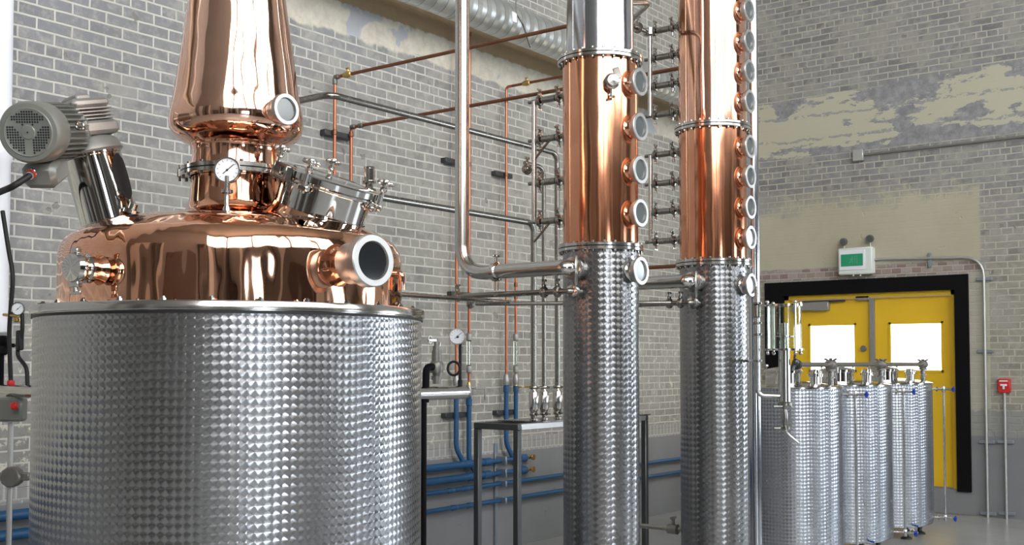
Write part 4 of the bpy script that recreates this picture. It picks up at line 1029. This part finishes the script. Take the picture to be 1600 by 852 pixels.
for k in range(4):
    q = R_*math.cos(k*PI/2+.35)+F_*math.sin(k*PI/2+.35); p = PXY+q*(rc+.010)
    rb = MB(); rb.cyl(p+Z_*(zq(552)), p+Z_*(zq(473)), .004, n=8); rb.sphere(p+Z_*zq(552), .009, 6); rb.sphere(p+Z_*zq(473), .009, 6); rb.build('tie_rod', 'steel_mirror', t)
vb = MB().lathe([(.008, zq(672)), (.022, zq(671)), (.022, zq(667)), (.010, zq(665)), (.013, zq(660)), (.013, zq(648)), (.009, zq(640)), (.014, zq(637)), (.014, zq(632))], PXY, Z_, 16)
vb.box(PXY+Z_*zq(669)-R_*.03, (.05, .012, .012), (R_, F_, Z_), bev=.003); vb.box(PXY+Z_*zq(635)-R_*.03, (.05, .014, .012), (R_, F_, Z_), bev=.003)
vb.build('drain_valve', 'steel_dark', t)
sa = lambda px, py: ond(px, py, pd_)
MB().tube([sa(1226, 668), sa(1230, 678), sa(1241, 687), sa(1246, 691), sa(1248, 694)], .006, .02, 10).build('spout', 'steel_mirror', t)
b = MB(); b.tube([sa(1182, 448), sa(1184, 570), sa(1184, 613), sa(1190, 618), sa(1222, 619)], .011, .035, 14); b_ft = b.build('feed_tube', 'steel', t)
ft_ = b_ft
MB().lathe([(.012, 0), (.020, .004), (.020, (sa(1182, 476)-sa(1182, 497)).length-.004), (.012, (sa(1182, 476)-sa(1182, 497)).length)], sa(1182, 497), Z_, 12).build('valve_body', 'steel_dark', ft_)
for px_, py_2 in ((1183, 505), (1183, 523), (1183, 474), (1184, 564)):
    MB().lathe([(.011, -.006), (.022, -.004), (.022, .004), (.011, .006)], sa(px_, py_2), Z_, 16).build('ferrule', 'steel_dark', ft_)
b = MB().tube([sa(1244, 545), sa(1241, 562), sa(1246, 567)], .006, .02, 8); b.sphere(sa(1243, 566), .016, 8); b.build('side_outlet', 'frame', t)
bk = MB().tube([V((C2.x, C2.y, 0))+(R_*.99+F_*.1)*(CR-.01)+Z_*zq(564), sa(1184, 564)], .006, n=8); bk.build('support_arm', 'steel_dark', t)

# ================================================================== storage tanks
TR = .375
tx_ = -3.20-TR
tanks = [(8.35, 'nearest swirl-finished storage tank, just right of the farther column'), (9.48, 'middle swirl-finished storage tank of the three in front of the doors'), (10.62, 'farthest swirl-finished storage tank, standing in front of the right door leaf')]
TZ = 1.43; TB = .13
for y, lb in tanks:
    c = V((tx_, y, 0)); t = thing('storage_tank', c, lb, 'tank', None)
    MB().lathe([(TR-.05, TB-.02), (TR-.01, TB), (TR, TB+.02), (TR, TZ-.012)], c, Z_, 80).build('tank_body', 'swirl_tank', t)
    MB().lathe([(TR+.002, TZ-.014), (TR+.007, TZ-.012), (TR+.007, TZ-.002), (TR+.002, TZ), (TR-.05, TZ+.012), (TR-.2, TZ+.035), (0, TZ+.045)], c, Z_, 80, False).build('tank_top', 'steel', t)
    for k in range(4):
        q = PI/4+k*PI/2; p = c+V((math.cos(q), math.sin(q), 0))*(TR-.10)
        MB().lathe([(.05, 0), (.05, .012), (.02, .03), (.02, .055), (.027, .06), (.027, TB)], p, Z_, 16).build('leg', 'frame', t)
    # manway with clamped lid, on the near side
    mp = c+V((-.03, -.12, TZ+.02)); mw = MB().lathe([(.135, 0), (.135, .085), (.148, .088), (.148, .105), (.135, .112), (.06, .130), (0, .134)], mp, Z_, 40, False).build('manway', 'steel_mirror', t)
    for k in range(3):
        q = k*2*PI/3+.9; p = mp+V((math.cos(q), math.sin(q), 0))*.15+Z_*.08; b = MB(); b.cyl(p, p+Z_*.055, .006, n=8); b.sphere(p+Z_*.06, .016, 6); b.build('clamp_knob', 'steel', mw)
    # filler stub
    for dx, dy, h_, r_ in ((.22, -.10, .13, .040), (.16, .10, .12, .036)):
        p = c+V((dx, dy, TZ+.0)); MB().lathe([(r_, 0), (r_, h_*.6), (r_*1.35, h_*.62), (r_*1.35, h_*.78), (r_, h_*.8), (r_*.9, h_), (0, h_+.004)], p, Z_, 20, False).build('top_port', 'steel_mirror', t)
    # riser to the header
    p = c+V((.30, .02, TZ-.01)); b = MB(); b.cyl(p, V((p.x, p.y, 1.575)), .022, n=14); b.lathe([(.024, -.006), (.033, -.004), (.033, .004), (.024, .006)], V((p.x, p.y, 1.50)), Z_, 18); b.build('inlet_riser', 'steel_dark', t)
    # level gauge on the side facing the doors and the room
    gxp = V((tx_+TR+.085, y+.10, 0)); gq = V((tx_+TR-.01, y+.10, 0))
    lg = MB(); lg.cyl((gxp.x, gxp.y, TB+.06), (gxp.x, gxp.y, TZ-.07), .010, n=12); lg = lg.build('level_tube', 'steel', t)
    for zz in (TZ-.06, TB+.05):
        b = MB(); b.cyl((gq.x, gq.y, zz), (gxp.x+.08, gxp.y, zz), .010, n=12)
        b.lathe([(.013, -.03), (.017, -.025), (.017, .025), (.013, .03)], (gxp.x, gxp.y, zz), Z_, 12)
        b.lathe([(.012, -.006), (.024, -.004), (.024, .004), (.012, .006)], (gq.x+.035, gxp.y, zz), X_, 14); b.build('gauge_fitting', 'steel', lg)
        b = MB(); 
        for k in range(5):
            qa = k*2*PI/5; b.box(V((gxp.x+.088, gxp.y, zz))+V((0, math.cos(qa), math.sin(qa)))*.018, (.014, .02, .014), (X_, V((0, math.cos(qa), math.sin(qa))), V((0, -math.sin(qa), math.cos(qa)))), bev=.004)
        b.cyl((gxp.x+.075, gxp.y, zz), (gxp.x+.10, gxp.y, zz), .013, n=10); b.build('handwheel', 'handle_blue', lg)
    # outlet valve at the bottom
    p = V((tx_+TR*.72, y-TR*.72, TB+.0)); b = MB(); b.tube([c+V((.15, -.15, TB-.01)), V((p.x, p.y, TB-.045)), V((p.x+.06, p.y-.06, TB-.045))], .017, .03, 12); b.lathe([(.018, -.02), (.03, -.016), (.03, .016), (.018, .02)], (p.x, p.y, TB-.045), (1, -1, 0), 16); b.build('outlet_valve', 'steel_dark', t)
    b = MB(); b.box((p.x+.03, p.y, TB+.01), (.10, .016, .014), (V((.7, -.7, 0)), V((.7, .7, 0)), Z_), bev=.004); b.build('valve_lever', 'handle_blue', t)
# header linking the tanks
hx = tx_+.30; hz = 1.600
t = thing('filling_header', (hx, 8.0, hz), 'horizontal steel pipe with three valve clusters above the storage tanks', 'pipe')
MB().cyl((hx, 7.75, hz), (hx, 10.70, hz), .0185, n=18).build('tube', 'steel', t)
for y, _ in tanks:
    yy = y+.02
    b = MB(); b.sphere((hx, yy, hz), .040, 10); b.lathe([(.024, -.05), (.036, -.045), (.036, -.03), (.024, -.025)], (hx, yy, hz), Y_, 16); b.lathe([(.024, .05), (.036, .045), (.036, .03), (.024, .025)], (hx, yy, hz), Y_, 16)
    b.lathe([(.024, -.03), (.036, -.034), (.036, -.05), (.024, -.052)], (hx, yy, hz), Z_, 16)
    for k in range(6):
        q = k*PI/3; b.cyl(V((hx, yy, hz+.02)), V((hx+math.cos(q)*.05, yy+math.sin(q)*.05, hz+.045)), .007, n=6)
    b.cyl((hx, yy, hz), (hx, yy, hz+.05), .012, n=10); b.build('valve_cluster', 'gunmetal', t)
b = MB(); b.tube([(hx, 7.75, hz), (hx, 7.66, hz), (hx, 7.62, hz-.05)], .0185, .04, 14); b.lathe([(.02, -.02), (.036, -.016), (.036, .016), (.02, .02)], (hx, 7.72, hz), Y_, 18); b.build('end_fitting', 'frame', t)

# low drain pipe between the columns
p = ond(1060, 832, d2-.05); z_ = .09
t = thing('drain_line', (-2.9, 5.0, 0), 'low dark steel drain pipe between the feet of the two columns', 'pipe')
e0 = V((C2.x-CR+.005, C2.y-.03, 0)); zc3 = ond(1062, 832, d2).z
MB().cyl((C2.x-CR+.005, C2.y-.03, zc3), (C2.x-CR-.60, C2.y-.03, zc3), .012, n=12).build('tube', 'steel_dark', t)
b = MB(); b.lathe([(.014, -.03), (.026, -.025), (.026, .025), (.014, .03)], (C2.x-CR-.05, C2.y-.03, zc3), X_, 16); wing(b, V((C2.x-CR-.05, C2.y-.03, zc3+.026)), Z_, 1.4); b.build('valve', 'gunmetal', t)
MB().cyl((C2.x-CR-.59, C2.y-.03, 0), (C2.x-CR-.59, C2.y-.03, zc3), .012, n=12).build('foot', 'steel_dark', t)
